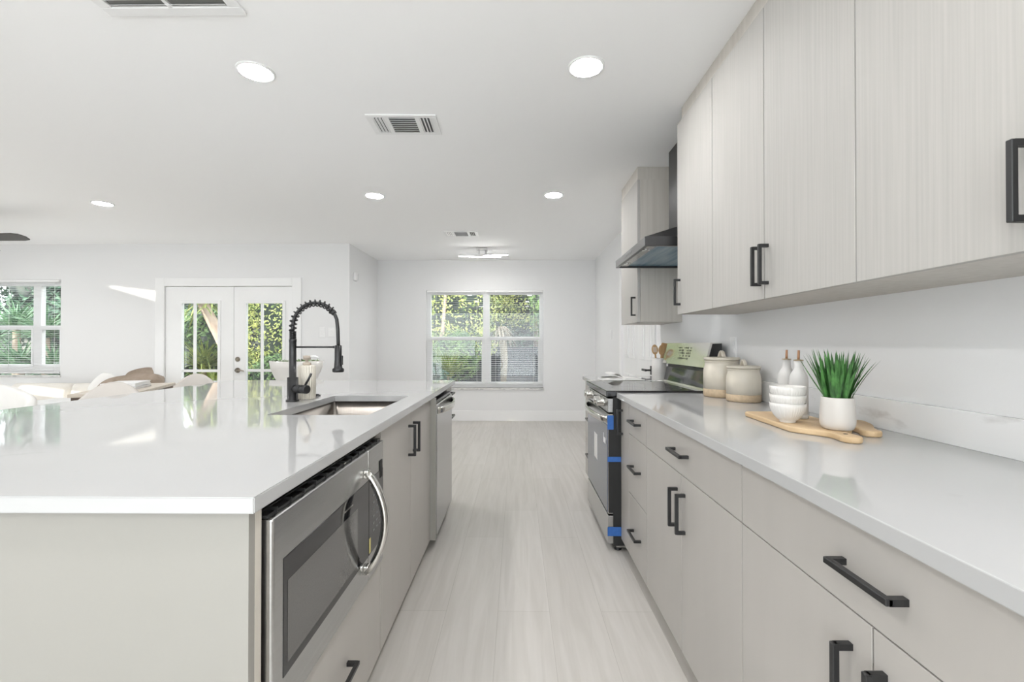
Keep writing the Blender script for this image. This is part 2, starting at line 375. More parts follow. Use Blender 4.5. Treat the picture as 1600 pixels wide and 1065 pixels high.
# unseen rear and left windows added to let in fill light and sun patches
for i, (nm, ax, lo, hi, z0, z1, p) in enumerate((('added_window_3', 'y', -3.2, 1.12, 0, 2.36, YN-.05), ('added_window_4', 'x', 1.35, 2.15, .12, 1.18, XL-.06), ('added_window_6', 'x', 2.3, 4.55, .12, .92, XL-.06), ('added_window_5', 'x', 4.11, 4.55, 2.055, 2.215, XL-.06))):
    w_ = struct(thing(nm, (p if ax == 'x' else (lo+hi)/2, p if ax == 'y' else (lo+hi)/2, z0), 'unseen white framed window added to let in light', 'window')); del w_['category']
    mb = MB(); f = .035 if i < 3 else .004
    for (u0, u1, v0, v1) in ((lo, lo+f, z0, z1), (hi-f, hi, z0, z1), (lo+f, hi-f, z0, z0+f), (lo+f, hi-f, z1-f, z1)):
        if ax == 'y': mb.box(u0, u1, p-.03, p+.03, v0, v1)
        else: mb.box(p-.03, p+.03, u0, u1, v0, v1)
    if i == 3: mb.prism([(4.115, 2.06), (4.545, 2.06), (4.545, 2.185)], -.02, .02, 0, Matrix(((0, 0, 1, p), (1, 0, 0, 0), (0, 1, 0, 0), (0, 0, 0, 1))))  # wedge added in the unseen opening to trim the sun patch to a triangle
    mb.build('window_frame', TRIM, w_)
    if ax == 'y': B('glass', GLASS, w_, lo+f, hi-f, p-.002, p+.002, z0+f, z1-f)
    else: B('glass', GLASS, w_, p-.002, p+.002, lo+f, hi-f, z0+f, z1-f)

# french doors --------------------------------------------------------
d = struct(thing('door_1', ((D1[0]+D1[1])/2, YL, 0), 'white french doors to the garden', 'door')); del d['category']
mb = MB()
mb.box(D1[0]-.075, D1[0]+.045, YL-.018, YL+.06, 0, D1[3]+.055, .004); mb.box(D1[1]-.045, D1[1]+.075, YL-.018, YL+.06, 0, D1[3]+.055, .004)
mb.box(D1[0]+.045, D1[1]-.045, YL-.018, YL+.06, D1[3]-.055, D1[3]+.055, .004)
mb.build('door_casing', TRIM, d)
mid = -3.67
def leaf(x0, x1, g0, g1, mx, muntz):
    y0, y1 = YL+.005, YL+.05; z1 = D1[3]-.06; gz0, gz1 = .28, 1.715
    mb = MB(); mb.box(x0, g0, y0, y1, .012, z1); mb.box(g1, x1, y0, y1, .012, z1); mb.box(g0, g1, y0, y1, .012, gz0); mb.box(g0, g1, y0, y1, gz1, z1)
    lf = mb.build('door_leaf', TRIM, d)
    mb = MB(); t = .03
    for (a, b_, c_, e) in ((g0-t, g0+.008, gz0-t, gz1+t), (g1-.008, g1+t, gz0-t, gz1+t), (g0+.008, g1-.008, gz1-.008, gz1+t), (g0+.008, g1-.008, gz0-t, gz0+.008)):
        mb.box(a, b_, y0-.012, y0+.001, c_, e, .003)
    mb.build('lite_frame', TRIM, lf)
    B('glass', GLASS, lf, g0+.001, g1-.001, y0+.02, y0+.026, gz0+.001, gz1-.001)
    mb = MB(); mb.box(mx-.017, mx+.017, y0+.004, y0+.018, gz0, gz1)
    for zz in muntz: mb.box(g0+.008, g1-.008, y0+.0035, y0+.0175, zz-.017, zz+.017)
    mb.build('muntin', TRIM, lf)
    return lf
leaf(D1[0]+.05, mid-.003, -4.352, -3.868, -4.185, (.835, ))
lr = leaf(mid+.003, D1[1]-.05, -3.512, -3.026, -3.306, (.84, ))
RY = Matrix.Rotation(pi/2, 3, 'X')
mb = MB(); mb.lathe((-3.617, YL+.006, .985), [(.031, 0), (.031, .008), (.02, .016), (.02, .022), (0, .022)], 20, axis=RY); mb.build('deadbolt', NICKEL, lr)
mb = MB(); mb.lathe((-3.617, YL+.006, .842), [(.034, 0), (.034, .008), (.014, .014), (.014, .05), (0, .05)], 20, axis=RY)
mb.tube([(-3.617, YL-.045, .842), (-3.565, YL-.047, .848), (-3.51, YL-.045, .835)], [.013, .010, .008], 10); mb.build('lever_handle', NICKEL, lr)

# panelled doors on the right wall -------------------------------------
d = struct(thing('door_2', (XR, 4.6, 0), 'white panelled double door in the right wall', 'door')); del d['category']
mb = MB()
mb.box(XR-.016, XR+.08, 3.955, 4.02, 0, 2.115, .003); mb.box(XR-.016, XR+.08, 5.245, 5.31, 0, 2.115, .003); mb.box(XR-.016, XR+.08, 4.02, 5.245, 2.05, 2.115, .003)
mb.build('door_casing', TRIM, d)
for k, (ya, yb) in enumerate(((4.022, 4.631), (4.635, 5.243))):
    lf = B('door_leaf', TRIM, d, XR+.012, XR+.05, ya, yb, .01, 2.045)
    mb = MB()
    for (pa, pb) in ((ya+.10, ya+.285), (ya+.325, yb-.10)):
        for (za, zb) in ((.22, .86), (1.03, 1.50), (1.60, 1.93)):
            mb.box(XR+.005, XR+.0125, pa, pb, za, zb, .004); mb.box(XR+.0, XR+.006, pa+.035, pb-.035, za+.035, zb-.035, .002)
    mb.build('raised_panel', TRIM, lf)
    if k == 0:
        mb = MB(); mb.box(XR-.006, XR+.0125, 4.075, 4.125, .905, .985, .002)
        mb.box(XR-.055, XR-.004, 4.092, 4.108, .938, .954, .001); mb.box(XR-.058, XR-.046, 4.09, 4.215, .936, .956, .002)
        mb.build('lever_handle', BLACK, lf)

# wall plates ------------------------------------------------------------
def plate_y(x, z, y, wd, ht, label, cat, kind):
    r = thing(cat.replace(' ', '_'), (x, y, z-ht/2), label, cat)
    B('plate', TRIM, r, x-wd/2, x+wd/2, y-.006, y, z-ht/2, z+ht/2, .002)
    if kind == 'switch': B('rocker', TRIM, r, x-.016, x+.016, y-.010, y-.005, z-.033, z+.033, .002)
    else:
        mb = MB(); mb.box(x-.016, x+.016, y-.009, y-.005, z+.006, z+.034, .003); mb.box(x-.016, x+.016, y-.009, y-.005, z-.034, z-.006, .003); mb.build('socket', TRIM, r)
plate_y(-2.517, 1.333, YL, .075, .135, 'white rocker switch plate on the wall right of the french doors', 'light switch', 'switch')
plate_y(-2.395, 1.333, YL, .085, .115, 'white outlet plate next to the switch by the living room corner', 'wall outlet', 'out')
r = thing('light_switch', (XR, 5.83, 1.24), 'white light switch on the right wall beyond the panelled door', 'light switch')
B('plate', TRIM, r, XR-.006, XR, 5.79, 5.87, 1.245, 1.365, .002); B('rocker', TRIM, r, XR-.010, XR-.005, 5.815, 5.845, 1.27, 1.34, .002)
r = thing('wall_outlet', (XR, 2.545, 1.10), 'white outlet above the counter behind the two stoneware canisters', 'wall outlet')
B('plate', TRIM, r, XR-.006, XR, 2.51, 2.58, 1.105, 1.22, .002)
mb = MB(); mb.box(XR-.009, XR-.005, 2.53, 2.56, 1.168, 1.198, .003); mb.box(XR-.009, XR-.005, 2.53, 2.56, 1.127, 1.157, .003); mb.build('socket', TRIM, r)
r = thing('door_chime', (XT, 6.02, 2.02), 'small rounded white chime box high on the return wall corner', 'chime')
mb = MB(); mb.box(XT, XT+.035, 5.97, 6.07, 2.02, 2.13, .012, 3); smoothed(mb.build('housing', TRIM, r)); B('grille', GINK, r, XT+.034, XT+.0365, 6.055, 6.06, 2.03, 2.12, .001)

# ------------------------------------------------------------------ ceiling fittings
def downlight(x, y, label, group=None):
    r = thing('recessed_light', (x, y, H), label, 'ceiling light', group)
    MB().lathe((x, y, H-.006), [(.073, .006), (.086, .006), (.085, .001), (.074, 0), (.073, .003)], 40).build('trim_ring', TRIM, r)
    MB().lathe((x, y, H-.005), [(0, 0), (.072, 0), (.073, .003), (0, .0031)], 40).build('diffuser', LIT, r)
    return r
first = downlight(-1.247, 2.15, 'large round lit ceiling light at upper left, beside the large ceiling vent')
for (x, y, lab) in ((.324, 2.13, 'round lit ceiling light close above the near upper cabinets, right of the large ceiling vent'),
                    (-1.247, 3.96, 'small round lit ceiling light straight below the large ceiling vent in the photo'),
                    (.318, 3.96, 'small round lit ceiling light in front of the far upper cabinet and hood'),
                    (-3.83, 4.155, 'round lit ceiling light over the living room, nearest the fan blade')):
    c = copy_tree(first); c.location = (x, y, H); c['label'] = lab
for (x, y) in ((-1.247, .35), (.324, .30), (-1.247, -1.4), (.324, -1.4), (-3.83, 2.1), (-3.83, .1), (-6.2, 4.155), (-6.2, 2.1), (-6.2, .1), (-3.83, -1.6), (-6.2, -1.6)):  # unseen lights carrying on the grid, needed for the room's light
    c = copy_tree(first); c.location = (x, y, H); c['label'] = 'round recessed ceiling light out of the picture behind or beside the camera'; c['group'] = 'recessed lights out of the picture'
def register(x, y, label):
    r = thing('ceiling_vent', (x, y, H), label, 'vent', rz=0)
    mb = MB(); z0 = H-.008
    # frame ring
    X0, X1, Y0, Y1 = x-.20, x+.20, y-.12, y+.12
    mb.box(X0, X1, Y0, Y0+.03, z0, H-.0003, .002, 1); mb.box(X0, X1, Y1-.03, Y1, z0, H-.0003, .002, 1)
    mb.box(X0, X0+.035, Y0+.03, Y1-.03, z0, H-.0003); mb.box(X1-.035, X1, Y0+.03, Y1-.03, z0, H-.0003)
    mb.box(x-.10, x-.075, Y0+.03, Y1-.03, z0, H-.0003); mb.box(x+.075, x+.10, Y0+.03, Y1-.03, z0, H-.0003)
    mb.build('frame', TRIM, r)
    B('duct_shade_sheet', mat('vent_shadow_grey' + str(len(MATS)), (.16, .16, .16, 1), .8, var=.1), r, X0+.03, X1-.03, Y0+.028, Y1-.028, H-.0015, H-.0005)  # grey sheet stands in for the shade inside the duct
    mb = MB(); RX = Matrix.Rotation(radians(38), 3, 'X'); RYl = Matrix.Rotation(radians(38), 3, 'Y'); RYr = Matrix.Rotation(radians(-38), 3, 'Y')
    for k in range(8):
        yy = Y0+.036+k*.024; mb.box(x-.075, x+.075, yy-.0075, yy+.0075, H-.008, H-.0068, rot=RX)
    for sgn, RR in ((-1, RYr), (1, RYl)):
        for k in range(4):
            xx = x + sgn*(.106+k*.019); mb.box(xx-.0062, xx+.0062, Y0+.03, Y1-.03, H-.008, H-.0068, rot=RR)
    mb.build('louver', TRIM, r)
    return r
v1 = register(-.665, 2.675, 'large white ceiling vent between the two nearest ceiling lights'); v1.rotation_euler.z = radians(1.5)
register(-.655, 5.33, 'small white ceiling vent in front of the far led light')
r = thing('return_grille', (-1.33, 1.51, H), 'white return air grille cut by the top edge of the photo', 'vent')
gx0, gx1, gy0, gy1 = -1.60, -1.06, 1.22, 1.765
mb = MB(); mb.box(gx0, gx1, gy1-.045, gy1, H-.012, H-.0003, .003); mb.box(gx0, gx1, gy0, gy0+.045, H-.012, H-.0003, .003)
mb.box(gx0, gx0+.045, gy0+.045, gy1-.045, H-.012, H-.0003, .003); mb.box(gx1-.045, gx1, gy0+.045, gy1-.045, H-.012, H-.0003, .003)
mb.box(-1.335, -1.32, gy0+.045, gy1-.045, H-.012, H-.0003); mb.build('frame', TRIM, r)
B('filter_backing', mat('filter_grey', (.25, .25, .24, 1), .9, var=.1), r, gx0+.03, gx1-.03, gy0+.03, gy1-.03, H-.002, H-.0005)
mb = MB()
for k in range(18):
    yy = gy0+.055+k*.0255; mb.box(gx0+.045, gx1-.045, yy-.009, yy+.009, H-.009, H-.0078, rot=Matrix.Rotation(radians(35), 3, 'X'))
mb.build('louver', TRIM, r)
# far led cross light
r = thing('led_bar_light', (-.48, 6.15, H), 'modern ceiling light of two crossed led bars near the far window', 'ceiling light')
MB().box(-.55, -.40, 6.10, 6.20, H-.035, H, .003).build('canopy', CHROME, r)
MB().tube([(-.515, 6.13, H-.034), (-.515, 6.13, H-.101)], .014, 12).build('stem', TRIM, r); MB().tube([(-.425, 6.17, H-.034), (-.425, 6.17, H-.085)], .014, 12).build('stem', TRIM, r)
for (xa, xb, za, an) in ((-.80, -.12, H-.10, -7), (-.72, -.22, H-.116, 5)):
    Rz = Matrix.Rotation(radians(an), 3, 'Z')
    bar = MB().box(xa, xb, 6.135, 6.165, za-.002, za+.015, .001, 1, rot=Rz).build('bar_housing', TRIM, r)
    MB().box(xa+.003, xb-.003, 6.137, 6.163, za-.005, za-.0022, .0008, 1, rot=Rz).build('led_strip', LITB, bar)
# ceiling fan
fx, fy = -5.42, 4.30
r = thing('ceiling_fan', (fx, fy, H), 'dark bronze ceiling fan, one blade tip reaching in at the left edge', 'ceiling fan')
MB().lathe((fx, fy, H-.05), [(.03, 0), (.07, .02), (.075, .05)], 24).build('canopy', FANM, r)
MB().tube([(fx, fy, H-.05), (fx, fy, 2.30)], .014, 12).build('downrod', FANM, r)
MB().lathe((fx, fy, 2.14), [(0, 0), (.06, .005), (.11, .04), (.12, .09), (.09, .15), (.03, .17), (0, .17)], 32).build('motor_housing', FANM, r)
for k in range(3):
    a = k*2*pi/3 - .03
    M = Matrix.Translation((fx, fy, 2.202)) @ Matrix.Rotation(a, 4, 'Z') @ Matrix.Rotation(radians(-14), 4, 'X')
    MB().prism([(.10, -.035), (.25, -.062), (.66, -.07), (.72, -.055), (.74, 0), (.72, .055), (.66, .07), (.25, .062), (.10, .035)], -.006, .006, .002, M).build('blade', FANM, r)

# ------------------------------------------------------------------ right run: base cabinets, counters
FX = .590; BX = .610; CT0, CT1 = .875, .905
def base_cab(y0, y1, label, fronts, grp='base cabinets along the right wall'):
    """fronts: (kind, ya, yb, za, zb, handles[(axis, y, z)])"""
    r = thing('base_cabinet', ((FX+XR)/2, (y0+y1)/2, 0), label, 'cabinet', grp)
    mb = MB(); mb.box(BX, XR-.002, y0, y1, .078, CT0-.0005); mb.box(BX+.05, XR-.002, y0, y1, 0, .078)
    mb.build('body', CARC, r)
    for kind, ya, yb, za, zb, hs in fronts:
        f = B(kind, BASE, r, FX, BX-.0005, ya+.0013, yb-.0013, za+.0015, zb-.0015, .0008, 1)
        for (ax, hy, hz) in hs: pull(f, FX, hy, hz, ax, -1)
    return r
zt = .868
base_cab(2.412, 2.592, 'narrow greige pull-out base cabinet right beside the range', [('door', 2.412, 2.592, .078, zt, [('z', 2.55, .745)])])
base_cab(2.087, 2.410, 'greige base cabinet of three stacked drawers, second from the range',
    [('drawer', 2.087, 2.41, .711, zt, [('y', 2.25, .792)]), ('drawer', 2.087, 2.41, .405, .711, [('y', 2.25, .562)]), ('drawer', 2.087, 2.41, .078, .405, [('y', 2.25, .238)])])
base_cab(1.206, 2.085, 'greige base cabinet, wide drawer over two doors, second from the camera',
    [('drawer', 1.206, 2.085, .711, zt, [('y', 1.645, .79)]), ('door', 1.646, 2.085, .078, .711, [('z', 1.688, .582)]), ('door', 1.206, 1.645, .078, .711, [('z', 1.612, .582)])])
base_cab(.325, 1.204, 'nearest greige base cabinet, wide drawer over two doors, at the lower right corner',
    [('drawer', .325, 1.204, .711, zt, [('y', .765, .79)]), ('door', .766, 1.204, .078, .711, [('z', .815, .582)]), ('door', .325, .765, .078, .711, [('z', .740, .582)])])
base_cab(-.6, .323, 'greige base cabinet out of the picture beside the camera', [('door', -.6, .323, .078, zt, [])])
base_cab(3.345, 3.94, 'far greige base cabinet of three drawers beyond the range',
    [('drawer', 3.345, 3.94, .711, zt, [('y', 3.66, .80)]), ('drawer', 3.345, 3.94, .405, .711, [('y', 3.66, .575)]), ('drawer', 3.345, 3.94, .078, .405, [('y', 3.66, .285)])])
tag(B('countertop', QUARTZ, None, .565, XR-.001, -.6, 2.592, CT0, CT1, .002), 'long white quartz countertop along the right wall holding canisters and plant', 'countertop')
tag(B('countertop', QUARTZ, None, .565, XR-.001, 3.343, 3.95, CT0, CT1, .002), 'short white quartz countertop beyond the range under the open book', 'countertop')
tag(B('backsplash', SPLASH, None, XR-.021, XR-.001, -.6, 2.590, CT1, 1.003, .0015), 'low grey veined quartz backsplash strip along the right wall', 'backsplash')
tag(B('backsplash', SPLASH, None, XR-.021, XR-.001, 3.345, 3.95, CT1, 1.003, .0015), 'short quartz backsplash strip beyond the range behind the utensil crock', 'backsplash')

# uppers -----------------------------------------------------------------
UX = .880; UZ0, UZ1 = 1.3415, 2.386
def upper(y0, y1, label, doors, side=UPSIDE):
    r = thing('wall_cabinet', ((UX+XR)/2, (y0+y1)/2, UZ0), label, 'cabinet', 'upper cabinets on the right wall')
    B('body', side, r, UX+.021, XR-.001, y0, y1, UZ0+.001, UZ1)
    for ya, yb, hy in doors:
        f = B('door', UPPER, r, UX, UX+.020, ya+.0012, yb-.0012, UZ0, UZ1-.001, .0008, 1)
        if hy: pull(f, UX, hy, UZ0+.119, 'z', -1)
    return r
upper(2.06, 2.505, 'pale woodgrain single-door upper cabinet beside the range hood, its handle over the gap', [(2.06, 2.505, 2.465)])
upper(1.192, 2.058, 'pale woodgrain two-door upper cabinet with a pair of black handles at its middle', [(1.63, 2.058, 1.654), (1.192, 1.628, 1.605)])
upper(.33, 1.19, 'nearest pale woodgrain upper cabinet, handle cut by the right edge of the photo', [(.763, 1.19, .790), (.33, .761, .734)])
upper(3.335, 3.845, 'far pale woodgrain upper cabinet beyond the range hood', [(3.335, 3.845, 3.395)])
tag(B('crown_filler', UPSIDE, None, UX+.024, UX+.042, .33, 2.503, UZ1, H-.0005, .0008), 'pale filler strip closing the gap between ceiling and near upper cabinets', 'filler strip')
mb = MB(); mb.box(UX+.004, UX+.022, 3.337, 3.845, UZ1, H-.0005); mb.box(UX+.022, XR-.001, 3.337, 3.355, UZ1, H-.0005)
tag(mb.build('crown_filler', UPSIDE), 'pale filler strip between ceiling and far upper cabinet beyond the hood', 'filler strip')

# hood ---------------------------------------------------------------------
hy0, hy1, hx, hz = 2.572, 3.330, .722, 1.735
r = thing('range_hood', (.96, 2.95, hz), 'black steel chimney range hood with blue film underneath, above the range', 'range hood')
HOODM = mat('black_stainless', (.085, .085, .088, 1), .28, metal=.85, var=.08, vscale=(3, 160, 3))
mb = MB(); zf = hz+.052
mb.box(hx, hx+.018, hy0, hy1, hz, zf); mb.box(XR-.018, XR-.001, hy0, hy1, hz, zf); mb.box(hx+.018, XR-.018, hy0, hy0+.018, hz, zf); mb.box(hx+.018, XR-.018, hy1-.018, hy1, hz, zf)
cx0, cy0, cy1, cz = 1.025, 2.80, 3.10, 1.915
lo = [(hx, hy0, zf), (XR-.001, hy0, zf), (XR-.001, hy1, zf), (hx, hy1, zf)]; up = [(cx0, cy0, cz), (XR-.001, cy0, cz), (XR-.001, cy1, cz), (cx0, cy1, cz)]
for k in range(4): mb.quad(lo[k], lo[(k+1) % 4], up[(k+1) % 4], up[k])
mb.quad(*up)
mb.build('canopy', HOODM, r, recalc=True)
B('control_strip', mat('hood_front_steel', (.16, .16, .16, 1), .45, metal=.5, var=.05), r, hx-.002, hx+.001, hy0+.001, hy1-.001, hz+.001, zf-.001)
mb = MB()
for k in range(5): mb.box(hx-.005, hx-.001, 2.87+k*.035, 2.888+k*.035, hz+.018, hz+.034, .001, 1)
mb.build('button', GINK, r)
B('filter_panel', PROT, r, hx+.075, XR-.03, hy0+.02, hy1-.02, hz+.012, hz+.020, .002)
mb = MB(); mb.box(hx+.018, hx+.075, hy0+.018, hy1-.018, hz+.006, hz+.020); mb.build('underside_rim', STEEL, r)
for yy in (2.72, 3.18): MB().lathe((hx+.047, yy, hz+.001), [(0, 0), (.022, 0), (.026, .005), (0, .0051)], 20).build('lamp', CHROME, r)
B('chimney', HOODM, r, cx0+.005, XR-.001, cy0+.005, cy1-.005, cz-.02, H-.0005, .001)

# ------------------------------------------------------------------ range
ry0, ry1 = 2.600, 3.336
r = thing('range', (.85, 2.968, 0), 'stainless electric range with black glass door between the right-hand counters', 'range')
mb = MB(); mb.box(.548, 1.165, ry0, ry1, .035, .878); 
for k in range(5): mb.box(.60+k*.022, .606+k*.022, ry0-.002, ry0+.001, .06, .86)
mb.build('body', DARKGAP, r)
B('control_panel', STEEL, r, .518, .5475, ry0, ry1, .790, .870, .004)
mb = MB(); mb.box(.508, 1.075, ry0, ry1, .879, .9145, .006, 3); mb.build('cooktop', BGLASS, r)
B('cooktop_trim', STEELH, r, .520, 1.06, ry1-.010, ry1-.004, .9135, .9165, .0008)
for (bx_, by_, br_) in ((.68, 2.78, .10), (.68, 3.14, .085), (.92, 2.78, .075), (.92, 3.14, .095)):
    mb = MB()
    for k in range(48):
        a0, a1 = 2*pi*k/48, 2*pi*(k+1)/48
        q = lambda a, rr: (bx_+rr*cos(a), by_+rr*sin(a), .9147)
        mb.quad(q(a0, br_-.002), q(a1, br_-.002), q(a1, br_), q(a0, br_))
    mb.build('burner_ring', GINK, r)
RX_ = Matrix.Rotation(-pi/2, 3, 'Y')
for yy in (3.235, 3.135, 2.845, 2.735):
    MB().lathe((.520, yy, .834), [(.028, 0), (.028, .006), (.024, .008), (.023, .040), (.020, .043), (0, .043)], 24, axis=RX_).build('knob', STEELH, r)
dr = B('oven_door', STEEL, r, .518, .5475, ry0, ry1, .215, .782, .004)
B('door_glass', mat('filmed_oven_glass', (.15, .165, .21, 1), .16, spec=.7, var=.08, vscale=(2, 5, 2)), dr, .5145, .5195, ry0+.012, ry1-.012, .222, .715, .002)
B('door_edge', DARKGAP, dr, .5200, .5478, ry0-.0015, ry0+.002, .222, .70)
B('sticker', PAPER, dr, .5137, .5148, 2.93, 3.04, .44, .60)
mb = MB(); mb.box(.5137, .5148, 2.715, 2.725, .60, .655); mb.box(.5137, .5148, 2.66, 2.715, .60, .632); mb.box(.5135, .5148, 2.675, 2.71, .604, .625); mb.build('logo', TRIM, dr)
pts = [(.520 - .052*sin(pi*min(1, max(0, t/12)))**.45, ry0+.02+(ry1-ry0-.04)*t/12, .748) for t in range(13)]
MB().ribbon(pts, (0, 0, 1), .034, .016).build('door_handle', STEELH, dr)
B('drawer', STEEL, r, .517, .5475, ry0, ry1, .045, .205, .003)
mb = MB(); mb.box(.565, 1.10, ry0, ry1, .026, .036); mb.build('bottom_rail', STEEL, r)
for (fx_, fy_) in ((.58, ry0+.04), (.58, ry1-.04), (1.1, ry0+.04), (1.1, ry1-.04)):
    MB().lathe((fx_, fy_, 0), [(.02, 0), (.022, .006), (.014, .012), (.012, .027)], 16).build('foot', BLACK, r)
# backguard
def section_y(mb, prof, y0, y1):
    a = [mb.bm.verts.new((x, y0, z)) for x, z in prof]; b = [mb.bm.verts.new((x, y1, z)) for x, z in prof]
    n = len(prof)
    for k in range(n): mb.bm.faces.new((a[k], a[(k+1) % n], b[(k+1) % n], b[k]))
    mb.bm.faces.new(a[::-1]); mb.bm.faces.new(b); return mb
section_y(MB(), [(1.078, .9), (1.165, .9), (1.165, 1.185), (1.105, 1.185), (1.075, 1.06), (1.100, 1.04), (1.092, .96), (1.078, .93)], ry0+.003, ry1-.003).build('backguard', BLACK, r)
section_y(MB(), [(1.061, 1.046), (1.072, 1.040), (1.110, 1.182), (1.165, 1.184), (1.165, 1.188), (1.099, 1.188)], ry0, ry1).build('backguard_panel', STEELH, r)
section_y(MB(), [(1.066, .918), (1.084, .918), (1.098, 1.018), (1.087, 1.020)], ry0+.012, ry1-.012).build('backguard_glass', BGLASS, r)
section_y(MB(), [(1.060, .9146), (1.070, .9146), (1.072, .926), (1.063, .926)], ry0+.004, ry1-.004).build('vent_trim', STEELH, r)
# display marks on the tilted panel: panel plane between (1.061,1.046) and (1.099,1.188)
def on_panel(t): return Vector((1.061+.038*t-.0012, 0, 1.046+.142*t))
mb = MB(); rnd = random.Random(3)
RT = Matrix.Rotation(math.atan2(.038, .142), 3, 'Y')
for col in range(9):
    yy = 2.86 + col*.027
    for row in range(5):
        if rnd.random() < .28: continue
        p = on_panel(.30+row*.12); hh = rnd.choice((.005, .008, .012)); ww = rnd.choice((.003, .008, .013))
        mb.box(p.x-.0006, p.x+.0006, yy-ww/2, yy+ww/2, p.z-hh/2, p.z+hh/2, rot=RT)
mb.build('control_marks', INK, r)
# blue tape strips
tag(MB().box(.5135, .548, ry0-.0035, ry0-.0019, .695, .775).build('tape_strip', BLUET), 'blue tape strip stuck on the upper edge of the oven door', 'tape', 'blue tape strips on the range')
tag(MB().box(.5135, .590, ry0-.0045, ry0-.0021, .512, .540).build('tape_strip', BLUET), 'blue tape strip across the middle of the oven door edge', 'tape', 'blue tape strips on the range')
tag(MB().box(.5135, .605, ry0-.0045, ry0-.0021, .092, .142).build('tape_strip', BLUET), 'wide blue tape strip at the bottom, across the range drawer edge', 'tape', 'blue tape strips on the range')

# ------------------------------------------------------------------ island
IX = -.495; IB = -.515; IW = -1.78; IY0, IY1 = .846-.033, 3.46
IY0 = .813; IY1 = 3.46; SX = -.472; SW = -2.165
# slab with sink cut-out
ox0, ox1, oy0, oy1 = -.975, -.577, 1.765, 2.425
mb = MB(); bm = mb.bm
def slab(mb, X0, X1, Y0, Y1, z0, z1, hx0, hx1, hy0_, hy1_):
    bm = mb.bm
    o = [(X0, Y0), (X1, Y0), (X1, Y1), (X0, Y1)]; i = [(hx0, hy0_), (hx1, hy0_), (hx1, hy1_), (hx0, hy1_)]
    V = {}
    for nm, pts in (('o', o), ('i', i)):
        for z in (z0, z1): V[nm, z] = [bm.verts.new((x, y, z)) for x, y in pts]
    for k in range(4):
        j = (k+1) % 4
        bm.faces.new((V['o', z0][k], V['o', z0][j], V['o', z1][j], V['o', z1][k]))
        bm.faces.new((V['i', z0][k], V['i', z1][k], V['i', z1][j], V['i', z0][j]))
        bm.faces.new((V['o', z1][k], V['o', z1][j], V['i', z1][j], V['i', z1][k]))
        bm.faces.new((V['o', z0][k], V['i', z0][k], V['i', z0][j], V['o', z0][j]))
    outer = [e for e in bm.edges if all(v in V['o', z1] or v in V['o', z0] for v in e.verts)]
    bmesh.ops.bevel(bm, geom=outer, offset=.002, segments=2, affect='EDGES')
slab(mb, SW, SX, IY0, IY1, CT0, CT1, ox0, ox1, oy0, oy1)
tag(mb.build('island_countertop', QUARTZ), 'large white glossy quartz slab topping the island around the sink', 'countertop')
# end panel and back
PANEL = mat('cream_end_panel', (.30, .29, .267, 1), .45, var=.02, vscale=(3, 3, 3))
tag(B('end_panel', PANEL, None, -2.03, IX-.001, .838, .858, 0, CT0-.0005), 'plain cream end panel closing the near end of the island', 'panel')
tag(B('end_panel', CARC, None, IX-.58, IX-.0005, .8585, .879, 0, CT0-.0005), 'greige inner side panel beside the microwave', 'panel')
bk = thing('island_back_cabinet', (-1.55, 2.15, 0), 'cream cabinet run under the seating side of the island, facing the living room', 'cabinet')
B('body', PANEL, bk, -1.78, -1.12, .860, IY1-.03, 0, CT0-.0005)
# microwave cabinet
my0, my1 = .882, 1.640
r = thing('microwave_cabinet', (-.8, 1.26, 0), 'island base cabinet holding the built-in microwave over one drawer', 'cabinet', 'island base cabinets')
mb = MB(); mb.box(-1.10, IB, my0-.0025, my0+.0005, .07, CT0-.0005); mb.box(-1.10, IB, my1-.004, my1+.008, .07, CT0-.0005); mb.box(-1.10, -1.09, my0+.001, my1-.005, .07, CT0-.0005)
mb.box(-1.09, IB, my0+.001, my1-.005, .07, .09); mb.box(-1.09, IB, my0+.001, my1-.005, .40, .4135); mb.box(-1.10, IB-.06, my0, my1, 0, .07)
mb.box(-.56, IX-.004, my0+.001, my1-.005, .8645, CT0-.0005)
mb.build('body', CARC, r)
f = B('drawer', BASE, r, IB+.0005, IX, my0+.0005, my1+.0062, .066, .4125, .0008, 1); pull(f, IX, 1.262, .250, 'y', 1)
# microwave
MX = -.478; ma, mb_ = .888, 1.625; mz0, mz1 = .4160, .838
r = thing('microwave', (-.75, 1.256, mz0), 'stainless microwave with bowed handle built into the near end of the island', 'microwave')
B('body', DARKGAP, r, -.90, -.512, ma, mb_, mz0, mz1+.018)
door_y1 = 1.462
dd = MB().box(-.511, MX, ma, door_y1, mz0+.001, mz1, .006, 3).build('door', STEEL, r)
B('window_border', BGLASS, dd, MX-.003, MX+.0012, .928, door_y1-.001, .498, .742, .001)
B('window', MGLASS, dd, MX+.0011, MX+.0018, .945, 1.36, .520, .690)
mb = MB(); mb.box(MX+.0011, MX+.0019, 1.255, 1.32, .712, .717); mb.build('brand_mark', STEELH, dd)
pn = MB().box(-.511, MX, door_y1+.002, mb_, mz0+.001, mz1, .004, 2).build('control_panel', STEEL, r)
B('control_glass', BGLASS, pn, MX-.003, MX+.0012, door_y1+.003, mb_-.006, .498, .742, .001)
B('display', DARKGAP, pn, MX+.0008, MX+.0018, mb_-.05, mb_-.018, .715, .775)
mb = MB()
for i_ in range(3):
    for j_ in range(6): mb.box(MX+.0011, MX+.0017, 1.505+i_*.034, 1.519+i_*.034, .56+j_*.023, .566+j_*.023)
mb.build('keypad_print', GINK, pn)
B('energy_sticker', YEL, pn, MX+.0012, MX+.0018, door_y1+.004, door_y1+.018, .505, .552)
B('maker_plate', STEELH, pn, MX-.001, MX+.0015, 1.58, 1.62, .44, .455)
